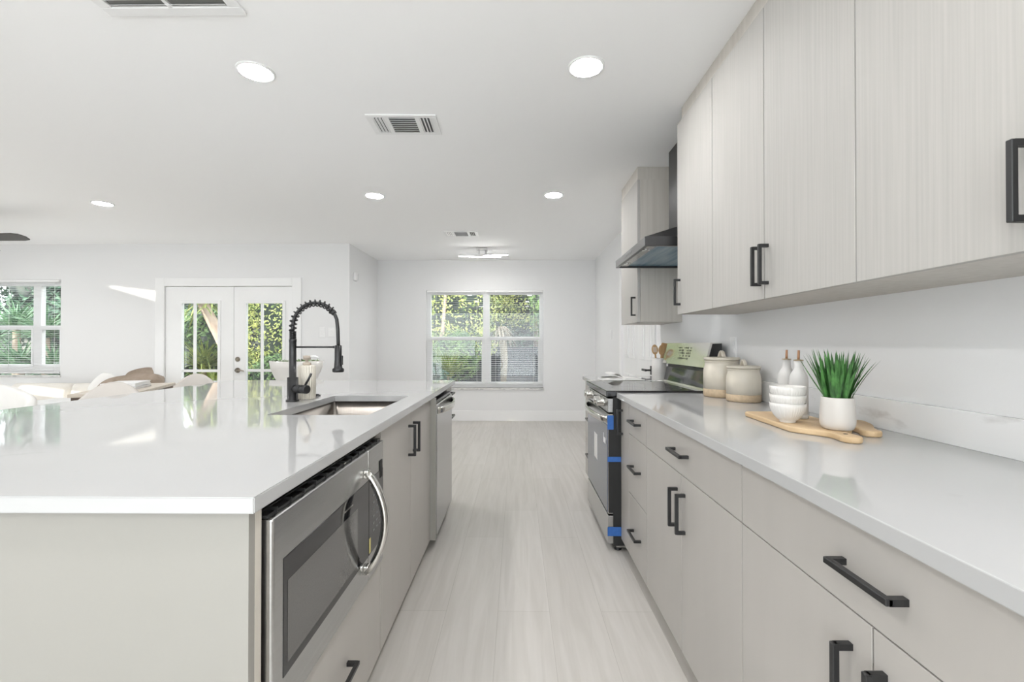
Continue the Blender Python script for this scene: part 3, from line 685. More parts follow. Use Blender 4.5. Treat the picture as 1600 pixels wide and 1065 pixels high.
# vent grille on top
mb = MB(); mb.box(-.511, -.490, ma, mb_, mz1+.0005, mz1+.006)
for k in range(2): mb.box(-.511+k*.004, -.506+k*.004, ma+.01, mb_-.01, mz1+.010+k*.006-.004*k, mz1+.0125+k*.002)
for k in range(12): mb.box(-.511, -.486, ma+.03+k*.06, ma+.034+k*.06, mz1+.002, mz1+.013)
mb.build('vent_grille', BLACK, r)
B('vent_tab', STEELH, r, -.511, -.484, 1.27, 1.285, mz1+.006, mz1+.0085)
# bowed handle
n = 18; pts = []; wd = []
for k in range(n+1):
    t = k/n; z = .468 + (.778-.468)*t
    pts.append((MX+.006+.060*sin(pi*t)**.75, 1.425, z))
MB().ribbon(pts, (0, 1, 0), .030, .016).build('handle', STEELH, dd)
pts2 = [(x-.0095, y, z) for x, y, z in pts[2:-2]]
MB().ribbon(pts2, (0, 1, 0), .024, .006).build('handle_liner', BLACK, dd)
mb = MB(); mb.box(MX-.001, MX+.016, 1.411, 1.439, .462, .490, .004); mb.box(MX-.001, MX+.016, 1.411, 1.439, .760, .786, .004); mb.build('handle_mount', STEELH, dd)
# sink cabinet
sy0, sy1 = 1.650, 2.585
r = thing('sink_cabinet', (-.8, 2.12, 0), 'island base cabinet with two tall greige doors under the sink', 'cabinet', 'island base cabinets')
mb = MB(); mb.box(-1.10, IB, sy0, sy0+.016, .068, CT0-.0005); mb.box(-1.10, IB, sy1-.016, sy1, .068, CT0-.0005); mb.box(-1.10, -1.084, sy0+.017, sy1-.017, .068, CT0-.0005)
mb.box(-1.083, IB, sy0+.017, sy1-.017, .068, .086); mb.box(-.533, IB, sy0+.017, sy1-.017, .80, CT0-.0005); mb.box(-1.10, IB-.06, sy0, sy1, 0, .067)
mb.build('body', CARC, r)
for ya, yb, hy in ((sy0, 2.117, 2.072), (2.118, sy1, 2.163)):
    f = B('door', BASE, r, IB+.0005, IX, ya+.0012, yb-.0012, .066, .866, .0008, 1); pull(f, IX, hy, .742, 'z', 1)
# sink
r = thing('kitchen_sink', (-.776, 2.095, .65), 'stainless undermount single-bowl sink set in the island countertop', 'sink')
mb = MB(); bx0, bx1, by0, by1, zb, zt_ = ox0-.006, ox1+.006, oy0-.006, oy1+.006, .655, CT0-.0006
def rrect(x0, x1, y0, y1, rad, n=6):
    out = []
    for cx, cy, a0 in ((x1-rad, y1-rad, 0), (x0+rad, y1-rad, pi/2), (x0+rad, y0+rad, pi), (x1-rad, y0+rad, 3*pi/2)):
        for k in range(n+1): out.append((cx+rad*cos(a0+k*pi/2/n), cy+rad*sin(a0+k*pi/2/n)))
    return out
def loft(mb, loops, close_last=True, close_first=False):
    rs = [[mb.bm.verts.new(p) for p in L] for L in loops]
    for a, b in zip(rs, rs[1:]):
        n = len(a)
        for k in range(n):
            f = mb.bm.faces.new((a[k], a[(k+1) % n], b[(k+1) % n], b[k])); f.smooth = True
    if close_last: mb.bm.faces.new(rs[-1])
    if close_first: mb.bm.faces.new(rs[0][::-1])
L_ = lambda rect, z: [(x, y, z) for x, y in rect]
loft(mb, [L_(rrect(bx0-.02, bx1+.02, by0-.02, by1+.02, .035), zb-.004), L_(rrect(bx0-.02, bx1+.02, by0-.02, by1+.02, .035), zt_),
          L_(rrect(bx0, bx1, by0, by1, .02), zt_), L_(rrect(bx0, bx1, by0, by1, .02), zb+.02), L_(rrect(bx0+.012, bx1-.012, by0+.012, by1-.012, .02), zb+.004), L_(rrect(-.80, -.75, 2.07, 2.12, .02), zb)], close_first=True)
mb.build('basin', SINKST, r)
MB().lathe((-.776, 2.095, zb+.0005), [(.0, .003), (.03, .002), (.045, .004), (.05, .001)], 24).build('drain', STEELH, r)
# faucet
fx, fy = -1.083, 2.185
r = thing('faucet', (fx, fy, CT1), 'tall black pull-down faucet with exposed spring coil behind the sink', 'faucet')
MB().lathe((fx, fy, CT1), [(.030, 0), (.030, .007), (.025, .010), (.025, .115), (.0165, .117), (.0165, .285), (.0175, .287), (.0175, .300), (.014, .302), (.014, .338), (0, .338)], 32).build('body', GUN, r)
mb = MB()
for k in range(7): mb.lathe((fx, fy, CT1+.302+k*.0052), [(.014, 0), (.0165, .001), (.0165, .0032), (.014, .0042)], 24)
mb.build('threaded_collar', GUN, r)
AR = .1095; zc = 1.262; cxa = fx+AR
path = [(fx, fy, 1.240), (fx, fy, 1.255)]
for k in range(0, 33): 
    a = pi - k*pi*0.84/32
    path.append((cxa+AR*cos(a), fy, zc+AR*1.07*sin(a)))
path += [(fx+.213, fy, 1.30), (fx+.2185, fy, 1.25), (fx+.220, fy, 1.20), (fx+.2205, fy, 1.166)]
MB().tube(path, .0084, 12).build('hose', BLACK, r)
# coil around the arch
P = [Vector(p) for p in path[:33]]
cum = [0]
for a, b in zip(P, P[1:]): cum.append(cum[-1]+(b-a).length)
def along(s_):
    for k in range(len(P)-1):
        if s_ <= cum[k+1] or k == len(P)-2:
            t = (s_-cum[k])/(cum[k+1]-cum[k]); p = P[k].lerp(P[k+1], t); d_ = (P[k+1]-P[k]).normalized(); return p, d_
turns = 14; pts = []
for k in range(turns*16+1):
    p, d_ = along(cum[-1]*k/(turns*16)); u = Vector((0, 1, 0)); v = d_.cross(u); a = 2*pi*k/16
    pts.append(p + (u*cos(a)+v*sin(a))*.0150)
MB().tube(pts, .0036, 7).build('spring_coil', BLACK, r)
p, d_ = along(cum[-1]); q = p + d_*.010
MB().tube([p-d_*.010, p-d_*.009, q, q+d_*.001], [.011, .0135, .0135, .011], 18).build('coil_clip', BLACK, r)
MB().tube([(fx+.016, fy, 1.166), (fx+.205, fy, 1.166)], .0044, 10).build('holder_arm', GUN, r)
hx_ = fx+.2205
mb = MB(); mb.lathe((hx_, fy, 1.045), [(.022, 0), (.027, .004), (.027, .016), (.0195, .022), (.0165, .06), (.0165, .128), (.010, .131), (0, .131)], 28); mb.build('spray_head', GUN, r)
B('spray_trigger', BLACK, r, hx_+.016, hx_+.022, fy-.006, fy+.006, 1.080, 1.125, .002)
MB().tube([(hx_-.026, fy, 1.166), (hx_-.012, fy, 1.166)], .006, 8).build('arm_ring', GUN, r)
lv = Vector((.86, -.42, 0)).normalized()
c0 = Vector((fx, fy, .966))
MB().tube([c0+lv*.010, c0+lv*.055, c0+lv*.056, c0+lv*.058, c0+lv*.059, c0+lv*.100, c0+lv*.102], [.0205, .0205, .019, .019, .0205, .0205, .0185], 24).build('valve_body', GUN, r)
lr_ = MB().tube([c0+lv*.083+Vector((0, 0, .014)), c0+lv*.100+Vector((.006, 0, .045)), c0+lv*.112+Vector((.012, 0, .076))], [.0055, .0052, .0052], 12).build('lever', GUN, r)
# dispenser
dx, dy = -1.058, 2.28
r = thing('soap_dispenser', (dx, dy, CT1), 'ribbed cream soap dispenser with pump standing behind the faucet lever', 'soap dispenser')
MB().lathe((dx, dy, CT1), [(.036, 0), (.040, .003), (.040, .163), (.036, .168), (.020, .170), (0, .170)], 96, flute=.06, nfl=20).build('bottle', mat('ribbed_cream', (.70, .66, .58, 1), .4, var=.04), r)
MB().lathe((dx, dy, CT1+.169), [(.020, 0), (.020, .014), (.008, .016), (.007, .026), (.018, .028), (.018, .048), (0, .049)], 28).build('pump', mat('tan_pump', (.50, .43, .36, 1), .5, var=.05), r)
MB().tube([(dx+.012, dy, CT1+.212), (dx+.045, dy-.004, CT1+.214), (dx+.062, dy-.006, CT1+.206)], .004, 8).build('spout', TRIM, r)
r = thing('air_switch', (-1.063, 2.405, CT1), 'small black round button on the island counter beside the soap dispenser', 'button')
MB().lathe((-1.063, 2.405, CT1), [(.020, 0), (.020, .004), (.016, .006), (0, .006)], 24).build('base_ring', BLACK, r); MB().lathe((-1.063, 2.405, CT1+.006), [(.012, 0), (.012, .005), (0, .006)], 20).build('push_cap', GUN, r)
# dishwasher
tag(B('end_panel', PANEL, None, -1.10, -.463, 2.587, 2.601, .066, CT0-.0005), 'cream filler panel between the sink doors and the dishwasher', 'panel')
qy0, qy1 = 2.6035, 3.195
r = thing('dishwasher', (-.78, 2.9, 0), 'stainless dishwasher with bowed bar handle in the island', 'dishwasher')
mb = MB(); mb.box(-1.08, -.512, qy0, qy1, .09, .868); mb.box(-1.08, -.56, qy0, qy1, 0, .09); mb.build('body', DARKGAP, r)
DX = -.458
dd = B('door', STEEL, r, -.511, DX, qy0, qy1, .085, .832, .004)
B('control_strip', mat('dark_control_strip', (.10, .10, .11, 1), .25, metal=.5, var=.05), dd, -.511, DX-.012, qy0, qy1, .833, .850, .002)
pts = [(DX-.004+.050*sin(pi*t/12)**.6, qy0+.02+(qy1-qy0-.04)*t/12, .795) for t in range(13)]
MB().ribbon(pts, (0, 0, 1), .036, .014).build('handle', STEELH, dd)
# end drawers
ey0, ey1 = 3.200, 3.43
r = thing('drawer_cabinet', (-.8, 3.315, 0), 'narrow island cabinet past the dishwasher at the far end, two handles showing', 'cabinet', 'island base cabinets')
mb = MB(); mb.box(-1.10, IB, ey0, ey1, .07, CT0-.0005); mb.box(-1.10, IB-.06, ey0, ey1, 0, .07); mb.build('body', CARC, r)
for za, zb_, hz_ in ((.712, .866, .82), (.07, .71, .655)):
    f = B('drawer' if za > .5 else 'door', BASE, r, IB+.0005, IX, ey0+.0015, ey1-.0015, za+.001, zb_-.001, .0008, 1); pull(f, IX, 3.31, hz_, 'y', 1)

# ------------------------------------------------------------------ counter accessories
def canister(x, y, rad, h, label):
    r = thing('canister', (x, y, CT1), label, 'canister', 'stoneware canisters on the counter')
    MB().lathe((x, y, CT1+.0005), [(0, 0), (rad*.95, 0), (rad, .004), (rad, h*.205)], 56).build('clay_foot', CLAY, r)
    MB().lathe((x, y, CT1+.0005), [(rad*1.002, h*.205), (rad*1.004, h*.58), (rad*.995, h*.66), (rad*.965, h*.735), (rad*.925, h*.79), (rad*.91, h*.84), (rad*.91, h*.875), (rad*.945, h*.882), (rad*.945, h*.905), (rad*.91, h*.912), (rad*.80, h*.912)], 56).build('jar', STONEW, r)
    ld = MB().lathe((x, y, CT1+.0005), [(0, h*.914), (rad*.90, h*.914), (rad*.90, h*.928), (rad*.975, h*.930), (rad*.98, h*.985), (rad*.95, h*.998), (rad*.55, h*1.008), (0, h*1.01)], 56).build('lid', STONEW, r)
    hh = rad*.42; pts = [(x, y+(-.30+.6*k/12)*rad, CT1+h*1.0+hh*.75*sin(pi*k/12)) for k in range(13)]
    MB().ribbon(pts, (1, 0, 0), rad*.22, rad*.10).build('lid_handle', STONEW, ld)
    r.scale = (.925, .925, 1)
    return r
canister(1.080, 2.415, .098, .206, 'taller cream stoneware canister with bare clay foot beside the range')
canister(1.095, 2.215, .083, .171, 'shorter cream stoneware canister with bare clay foot in front of the taller one')
# boards
BT = .018
def board(cx, cy, ang, bw, bl, hl, label, hole=True):
    M = Matrix.Translation((cx, cy, CT1+.0004)) @ Matrix.Rotation(ang, 4, 'Z')
    o = []
    hw = bw/2; r_ = .02
    for k in range(7): a = k*pi/2/6; o.append((hw-r_+r_*cos(a), bl-r_+r_*sin(a)))
    for k in range(7): a = pi/2+k*pi/2/6; o.append((-hw+r_+r_*cos(a), bl-r_+r_*sin(a)))
    sh = []   # shoulder, left side from (-hw,.02) down to handle
    for k in range(13):
        t = k/12; e = t*t*(3-2*t); sh.append((-hw*(1-e)-.024*e, .03-.11*t))
    tip = []
    for k in range(1, 12):
        a = pi + k*pi/12; tip.append((.027*cos(a), -hl+.027+.027*sin(a)))
    hd = [(-.024, -.09), (-.028, -hl+.03)]
    o += sh + hd + tip + [(-x, y) for x, y in reversed(hd)] + [(-x, y) for x, y in reversed(sh)]
    r = tag(MB().prism(o, 0, BT, .005, M).build('cutting_board', WOOD), label, 'cutting board')
    if hole:
        p = M @ Vector((0, -hl+.05, BT+.0003))
        MB().lathe(p, [(0, 0), (.006, 0), (.006, .0004), (0, .0004)], 16).build('hanging_hole', DARKGAP, r)
    return r
board(.944, 1.412, radians(-3.4), .19, .345, .150, 'pale wooden paddle board in front, its handle with a hole towards the camera')
board(1.096, 1.478, radians(-20), .09, .10, .135, 'second wooden board along the backsplash side, handle tip right of the plant pot', hole=False)
ZB = CT1+BT+.0006
# bowls
def bowl(x, y, z, label):
    seg = 200; h = .064; F = .87
    mb = MB()
    prof = [(.026, 0), (.028, .002), (.027, .006), (.036, .012), (.047, .024), (.055, .038), (.0595, .052), (.061, h), (.0585, h), (.056, .052), (.050, .036), (.041, .022), (.024, .010), (0, .008)]
    prof = [(r_*F, zz) for r_, zz in prof]
    c = Vector((x, y, z)); rings = []
    for i, (r_, zz) in enumerate(prof):
        if r_ == 0: rings.append([mb.bm.verts.new(c+Vector((0, 0, zz)))]); continue
        am = (.022, .03, .03, .014)[i-3] if 3 <= i <= 6 else 0
        rings.append([mb.bm.verts.new(c+Vector((r_*(1+am*abs(sin(40*2*pi*k/seg/2+zz*14))*1.6-am*.6)*cos(2*pi*k/seg), r_*(1+am*abs(sin(40*2*pi*k/seg/2+zz*14))*1.6-am*.6)*sin(2*pi*k/seg), zz))) for k in range(seg)])
    for a, b in zip(rings, rings[1:]):
        for k in range(seg):
            if len(b) == 1: f = mb.bm.faces.new((a[k], a[(k+1) % seg], b[0]))
            else: f = mb.bm.faces.new((a[k], a[(k+1) % seg], b[(k+1) % seg], b[k]))
            f.smooth = True
    mb.bm.faces.new(rings[0][::-1])
    return tag(mb.build('bowl', CERAM, origin=(x, y, z)), label, 'bowl', 'stacked fluted bowls on the board')
bx_, by_ = .892, 1.513
bowl(bx_, by_, ZB, 'white fluted bowl, lowest of the stack on the wooden board')
bowl(bx_, by_, ZB+.0275, 'white fluted bowl, middle of the stack on the wooden board')
bowl(bx_, by_, ZB+.055, 'white fluted bowl, topmost of the stack on the wooden board')
def bottle(x, y, z, label):
    r = thing('oil_bottle', (x, y, z), label, 'bottle', 'white oil bottles')
    MB().lathe((x, y, z), [(0, 0), (.031, 0), (.0335, .003), (.0335, .012), (.032, .014), (.0335, .017), (.0335, .126), (.0325, .138), (.029, .150), (.023, .160), (.018, .167), (.016, .176), (.0155, .199), (0, .199)], 40).build('bottle_body', CERAMG, r)
    MB().lathe((x, y, z+.199), [(.0175, 0), (.0175, .003), (.008, .004), (0, .004)], 24).build('collar', BRASS, r)
    MB().tube([(x, y, z+.202), (x+.001, y, z+.235)], [.0048, .0044], 12).build('pourer', COPPER, r)
    r.scale = (.88, .88, 1)
    return r
bottle(.980, 1.597, ZB, 'white ceramic oil bottle with copper pourer, the front one right behind the bowls')
bottle(1.008, 1.715, ZB, 'white ceramic oil bottle with copper pourer, the rear one half hidden behind the front bottle')
# plant
px_, py_ = .968, 1.388
r = thing('potted_plant', (px_, py_, ZB), 'green grassy plant in a round white pot on the wooden boards', 'plant')
MB().lathe((px_, py_, ZB), [(0, 0), (.040, 0), (.050, .004), (.0555, .014), (.0575, .028), (.0565, .05), (.053, .082), (.0515, .095), (.050, .097), (.0475, .096), (.048, .088), (0, .086)], 56).build('pot', mat('warm_white_pot', (.60, .57, .535, 1), .35, var=.03), r)
MB().lathe((px_, py_, ZB+.0865), [(0, .002), (.047, .001)], 24).build('moss', SOIL, r)
mb = MB(); rnd = random.Random(11)
def blade(mb, base, az, lean, L, wdt, curl, seg=7, fold=.35):
    p = Vector(base); ang = lean; prev = None
    side = Vector((-sin(az), cos(az), 0))
    for k in range(seg+1):
        t = k/seg; wv = wdt*(1-t)**.6*min(1, .45+1.6*t)
        d_ = Vector((cos(az)*sin(ang), sin(az)*sin(ang), cos(ang)))
        n_ = side.cross(d_)
        a = mb.bm.verts.new(p - side*wv/2 + n_*wv*fold*.5); c = mb.bm.verts.new(p); b = mb.bm.verts.new(p + side*wv/2 + n_*wv*fold*.5)
        if prev:
            for (u0, u1, v0, v1) in ((prev[0], prev[1], a, c), (prev[1], prev[2], c, b)):
                f = mb.bm.faces.new((u0, u1, v1, v0)); f.smooth = True
        prev = (a, c, b); p = p + d_*L/seg; ang += curl/seg
for k in range(95):
    a = rnd.uniform(0, 2*pi); rr = .040*math.sqrt(rnd.random()); 
    lean = .05 + rr/.040*.42*rnd.uniform(.3, 1.0)
    blade(mb, (px_+rr*cos(a), py_+rr*sin(a), ZB+.088), a+rnd.uniform(-.4, .4), lean, rnd.uniform(.115, .165), rnd.uniform(.010, .020), rnd.uniform(-.1, .45))
for (a, L, lean, cu) in ((pi*1.02, .17, .75, -.1), (pi*1.0, .165, .45, .3), (0.0, .16, .62, .3), (.15, .165, .55, .35), (-.2, .15, .3, .4)):
    blade(mb, (px_+.038*cos(a), py_+.038*sin(a), ZB+.088), a, lean, L, .012, cu)
mb.build('leaves', LEAF, r, recalc=False)
r.scale = (.81, .81, 1)
# crock + utensils
ux, uy = 1.064, 3.425
r = tag(MB().lathe((ux, uy, CT1+.0005), [(0, 0), (.050, 0), (.053, .003), (.053, .168), (.051, .171), (.048, .168), (.048, .01), (0, .009)], 40).build('utensil_crock', CERAM), 'plain white cylinder crock of wooden utensils on the far counter', 'crock')
def utensil(kind, ax_, ay_, tilt_x, tilt_y, L, label):
    M = Matrix.Translation((ux+ax_, uy+ay_, CT1+.014)) @ Matrix.Rotation(tilt_y, 4, 'Y') @ Matrix.Rotation(tilt_x, 4, 'X') @ Matrix.Rotation(pi/2, 4, 'X') @ Matrix.Translation((0, 0, -.003))
    w0 = .006
    o = [(-w0, 0), (w0, 0), (w0, L-.075)]
    def ell(a, b_, cy, t0, t1, n=14): return [(a*sin(t0+(t1-t0)*k/n), cy-b_*cos(t0+(t1-t0)*k/n)) for k in range(n+1)]
    o += ell(.024, .038, L-.04, .35, 2*pi-.35) if kind != 'spatula' else [(.02, L-.06), (.026, L-.01), (.018, L), (-.018, L), (-.026, L-.01), (-.02, L-.06)]
    o += [(-w0, L-.075)]
    mb = MB(); mb.prism(o, 0, .006, .0015, M)
    u = tag(mb.build(kind if kind.startswith('wood') else 'wooden_'+kind, WOODU), label, 'utensil', 'wooden utensils in the crock')
    if kind == 'slotted_spoon':
        m2 = MB()
        for s_ in (-.009, 0, .009): m2.prism([(s_-.002, L-.06), (s_+.002, L-.06), (s_+.002, L-.02), (s_-.002, L-.02)], .0061, .0066, 0, M); m2.prism([(s_-.002, L-.06), (s_+.002, L-.06), (s_+.002, L-.02), (s_-.002, L-.02)], -.0006, -.0001, 0, M)
        m2.build('slot', CERAM, u)
utensil('slotted_spoon', -.012, -.012, 0.02, -.11, .262, 'slotted wooden spoon, leftmost of the utensils in the white crock')
utensil('spoon', .004, -.006, 0.0, .06, .258, 'round wooden spoon standing in the middle of the white crock')
utensil('spatula', .010, .010, -.02, .14, .272, 'flat wooden spatula leaning right in the white crock')
utensil('spoon', .016, .018, -.03, .20, .270, 'wooden spoon at the back of the white crock, leaning over the range panel')
# open book
r = thing('open_book', (.80, 3.56, CT1), 'open white book lying on the far counter beyond the range', 'book')
def page(mb, s_, x_c, z0):
    prev = None
    for k in range(9):
        t = k/8; x = x_c + s_*t*.15; z = z0 + .020*math.exp(-t*2.2)*math.sin(min(1, t*5)*pi/2) + .012*(1-t)*t*1.5 + .002
        cur = [(x, 3.42, z), (x, 3.67, z)]
        if prev: mb.quad(prev[0], prev[1], cur[1], cur[0]); mb.quad((prev[0][0], 3.42, z0), (prev[0][0], 3.42, prev[0][2]), (cur[0][0], 3.42, cur[0][2]), (cur[0][0], 3.42, z0))
        prev = cur
    return mb
B('cover', TRIM, r, .648, .952, 3.415, 3.675, CT1+.0003, CT1+.0035, .001)
mb = MB(); page(mb, -1, .80, CT1+.0036); page(mb, 1, .80, CT1+.0036); mb.build('page_block', PAPER, r)
mb = MB()
for (xx, lean_) in ((.735, -.8), (.715, -1.15)):
    p0 = Vector((.795, 3.43, CT1+.022)); 
    for k in range(6):
        t0, t1 = k/6, (k+1)/6
        f_ = lambda t: (.795 - (.795-xx)*t*1.2, .024+.030*math.sin(t*pi*.75))
        a, b = f_(t0), f_(t1)
        mb.quad((a[0], 3.42, CT1+a[1]), (a[0], 3.66, CT1+a[1]), (b[0], 3.66, CT1+b[1]), (b[0], 3.42, CT1+b[1]))
mb.build('loose_page', PAPER, r)
mb = MB(); mb.box(.66, .78, 3.56, 3.64, CT1+.0185, CT1+.019); mb.build('photo_print', GINK, r)

# ------------------------------------------------------------------ living room
def stool(x, y, label, rz=0.0):
    r = thing('counter_stool', (0, 0, 0), label, 'stool', 'upholstered counter stools along the island')
    MB().box(-.20, .20, -.20, .20, .60, .68, .03, 4).build('seat', FABS, r)
    mb = MB(); n = 24; loops = []
    # curved rounded back shell: arc around seat rear (towards -x), top edge dome
    def ptz(a): return .66 + .295*max(0.0, 1-abs(a/1.25)**2.0)
    inn, out = [], []
    for k in range(n+1):
        a = -1.25+2.5*k/n
        for lst, R_ in ((inn, .185), (out, .23)):
            lst.append(((-.0 - R_*cos(a)), R_*1.0*sin(a), ptz(a)))
    iv = [[mb.bm.verts.new((x_, y_, .62)), mb.bm.verts.new((x_-.01, y_, z_-.012))] for x_, y_, z_ in inn]
    ov = [[mb.bm.verts.new((x_, y_, .62)), mb.bm.verts.new((x_, y_, z_-.012))] for x_, y_, z_ in out]
    tv = [mb.bm.verts.new(((i_[0]+o_[0])/2-.005, (i_[1]+o_[1])/2, i_[2])) for i_, o_ in zip(inn, out)]
    for k in range(n):
        for q in ((iv[k][0], iv[k+1][0], iv[k+1][1], iv[k][1]), (ov[k][0], ov[k][1], ov[k+1][1], ov[k+1][0]), (iv[k][1], iv[k+1][1], tv[k+1], tv[k]), (tv[k], tv[k+1], ov[k+1][1], ov[k][1]), (iv[k][0], ov[k][0], ov[k+1][0], iv[k+1][0])):
            f = mb.bm.faces.new(q); f.smooth = True
    for k in (0, n): mb.bm.faces.new((iv[k][0], iv[k][1], tv[k], ov[k][1], ov[k][0]))
    mb.build('backrest', FABS, r)
    for sx_ in (-1, 1):
        for sy_ in (-1, 1): MB().tube([(sx_*.17, sy_*.17, .605), (sx_*.20, sy_*.20, 0)], [.018, .012], 10).build('leg', WALNUT, r)
    MB().tube([(.19, -.185, .25), (.19, .185, .25)], .009, 8).build('footrest', WALNUT, r)
    r.location = (x, y, 0); r.rotation_euler.z = rz
    return r
s1 = stool(-2.36, 2.49, 'stone upholstered counter stool nearer the camera at the island')
s2 = copy_tree(s1); s2.location = (-2.385, 3.27, 0); s2['label'] = 'stone upholstered counter stool farther from the camera, in front of the french doors'
s1.scale = (1.12, 1.12, 1.0); s1.rotation_euler.z = radians(-75); s2.rotation_euler.z = radians(-70)
# barrel chair
bxx, byy = -4.50, 3.55
r = thing('barrel_chair', (bxx, byy, 0), 'white rounded barrel armchair at the left edge of the photo', 'armchair')
MB().lathe((bxx, byy, .10), [(0, 0), (.40, 0), (.43, .03), (.43, .30), (.40, .34), (0, .345)], 40).build('seat', FABW, r)
mb = MB(); n = 36
prev = None
for k in range(n+1):
    a = radians(-165) + radians(330)*k/n
    a0 = a + radians(330)       # opening faces away from the camera's right
    top = .88 - .34*(abs(a)/radians(165))**1.5
    ring = []
    for (R_, z_) in ((.40, .12), (.46, .12), (.50, top*.7), (.49, top-.03), (.455, top), (.415, top-.03), (.40, top*.7)):
        ring.append(mb.bm.verts.new((bxx+R_*cos(a0+pi), byy+R_*sin(a0+pi), z_)))
    if prev:
        m_ = len(ring)
        for j in range(m_):
            f = mb.bm.faces.new((prev[j], prev[(j+1) % m_], ring[(j+1) % m_], ring[j])); f.smooth = True
    else: mb.bm.faces.new(ring[::-1])
    prev = ring
mb.bm.faces.new(prev); mb.build('backrest', FABW, r)
MB().lathe((bxx, byy, 0), [(0, 0), (.33, 0), (.34, .10), (0, .101)], 32).build('plinth', WALNUT, r)
# sofa along the living wall
sxa, sxb, syb = -6.30, -3.75, 5.80
r = thing('sofa', (-5.0, 5.35, 0), 'long cream upholstered sofa under the living room window', 'sofa')
MB().box(sxa, sxb, 4.86, syb, .08, .30, .03, 3).build('base', FABC, r)
for k in range(3):
    a0 = sxa+.16+k*.745; MB().box(a0, a0+.74, 4.86, 5.50, .30, .46, .05, 4).build('seat_cushion', FABC, r)
for k in range(3):
    a0 = sxa+.16+k*.745
    smoothed(MB().box(a0, a0+.74, 5.40, 5.66, .42, .70, .07, 5, rot=Matrix.Rotation(radians(-10), 3, 'X')).build('back_cushion', FABC, r))
MB().box(sxa+.05, sxb-.02, 5.62, syb, .28, .64, .05, 4).build('backrest', FABC, r)
for xx in (sxa, sxb-.16): MB().box(xx, xx+.16, 4.86, syb-.02, .28, .62, .05, 4).build('armrest', FABC, r)
for xx in (sxa+.1, sxb-.1):
    for yy in (4.95, 5.7): MB().tube([(xx, yy, .085), (xx, yy, 0)], [.025, .018], 10).build('leg', WALNUT, r)
def pillow(x, y, z, sx_, sy_, sz_, rot, m, label, grp=None):
    mb = MB(); t = bmesh.new(); bmesh.ops.create_grid(t, x_segments=14, y_segments=14, size=1.0)
    R_ = rot
    vs = list(t.verts); top = []
    for sgn in (1, -1):
        g = bmesh.new(); bmesh.ops.create_grid(g, x_segments=14, y_segments=14, size=1.0)
        for v in g.verts:
            u, w_ = v.co.x, v.co.y
            hgt = (max(0, 1-u**4)*max(0, 1-w_**4))**.5
            pin = 1 - .10*(1-abs(u*w_))
            v.co = Vector((u*(1-.3*w_*w_)**.5*sx_/2, w_*(1-.3*u*u)**.5*sy_/2, sgn*hgt*sz_/2))
        if sgn < 0: bmesh.ops.reverse_faces(g, faces=g.faces[:])
        for v in g.verts: v.co = R_ @ v.co + Vector((x, y, z))
        mb.merge(g)
    t.free(); bmesh.ops.remove_doubles(mb.bm, verts=mb.bm.verts[:], dist=1e-5)
    return tag(mb.build('pillow', m, smooth=True), label, 'pillow', grp)
E = lambda a, b, c: (Matrix.Rotation(radians(c), 3, 'Z') @ Matrix.Rotation(radians(b), 3, 'Y') @ Matrix.Rotation(radians(a), 3, 'X'))
pillow(-4.80, 5.24, .695, .27, .30, .11, E(70, 30, 0), FABW, 'white pillow with its corner pointing up on the cream sofa', 'throw pillows on the sofa')
pillow(-4.50, 5.36, .73, .36, .36, .13, E(66, -14, 0), FABT, 'small taupe pillow leaning at the back of the cream sofa', 'throw pillows on the sofa')
pillow(-4.31, 5.02, .69, .72, .34, .22, E(40, -6, 3), FABT, 'long taupe lumbar pillow at the right end of the cream sofa', 'throw pillows on the sofa')
# console table behind sofa arm
CX_, CY_, CA_ = -3.53, 4.10, radians(22.8)
r = thing('console_table', (CX_, CY_, 0), 'pale console table with dark frame between the stools and the sofa', 'table')
Bz = lambda nm, m_, x0, x1, y0, y1, z0, z1: MB().box(CX_+x0, CX_+x1, CY_+y0, CY_+y1, z0, z1, .002).build(nm, m_, r)
Bz('tabletop', OAKT, -.22, .22, -.52, .52, .758, .785)
Bz('apron', WALNUT, -.205, .205, -.505, .505, .722, .757)
for xx in (-.185, .185):
    for yy in (-.485, .485): Bz('leg', WALNUT, xx-.018, xx+.018, yy-.018, yy+.018, 0, .721)
r.rotation_euler.z = CA_
def book(x, y, hw, hl, z0, z1, mc, label):
    b = thing('book', (x, y, z0), label, 'book', 'books on the console table')
    x0, x1, y0, y1 = x-hw, x+hw, y-hl, y+hl
    mb = MB(); mb.box(x0, x1, y0, y1, z0, z0+.003); mb.box(x0, x1, y0, y1, z1-.003, z1); mb.box(x0, x0+.003, y0, y1, z0+.003, z1-.003); mb.build('cover', mc, b)
    B('page_block', PAPER, b, x0+.004, x1-.004, y0+.004, y1-.004, z0+.0032, z1-.0032)
    b.rotation_euler.z = CA_
book(-3.53, 4.06, .14, .19, .7855, .806, mat('grey_photo_cover', (.60, .60, .60, 1), .4, col2=(.05, .05, .05, 1), vscale=(7, 7, 30), lo=.40, hi=.52), 'lower book with a black and white cover on the console table')
book(-3.575, 4.13, .125, .19, .8065, .834, TRIM, 'thick white book on top of the other on the console table')
# white side table
r = thing('side_table', (-4.62, 4.60, 0), 'small white side table between the armchair and the sofa', 'table')
MB().box(-4.92, -4.38, 4.35, 4.85, .575, .605, .004).build('tabletop', TRIM, r)
for xx in (-4.88, -4.42):
    for yy in (4.39, 4.81): B('leg', WALNUT, r, xx-.015, xx+.015, yy-.015, yy+.015, 0, .574)
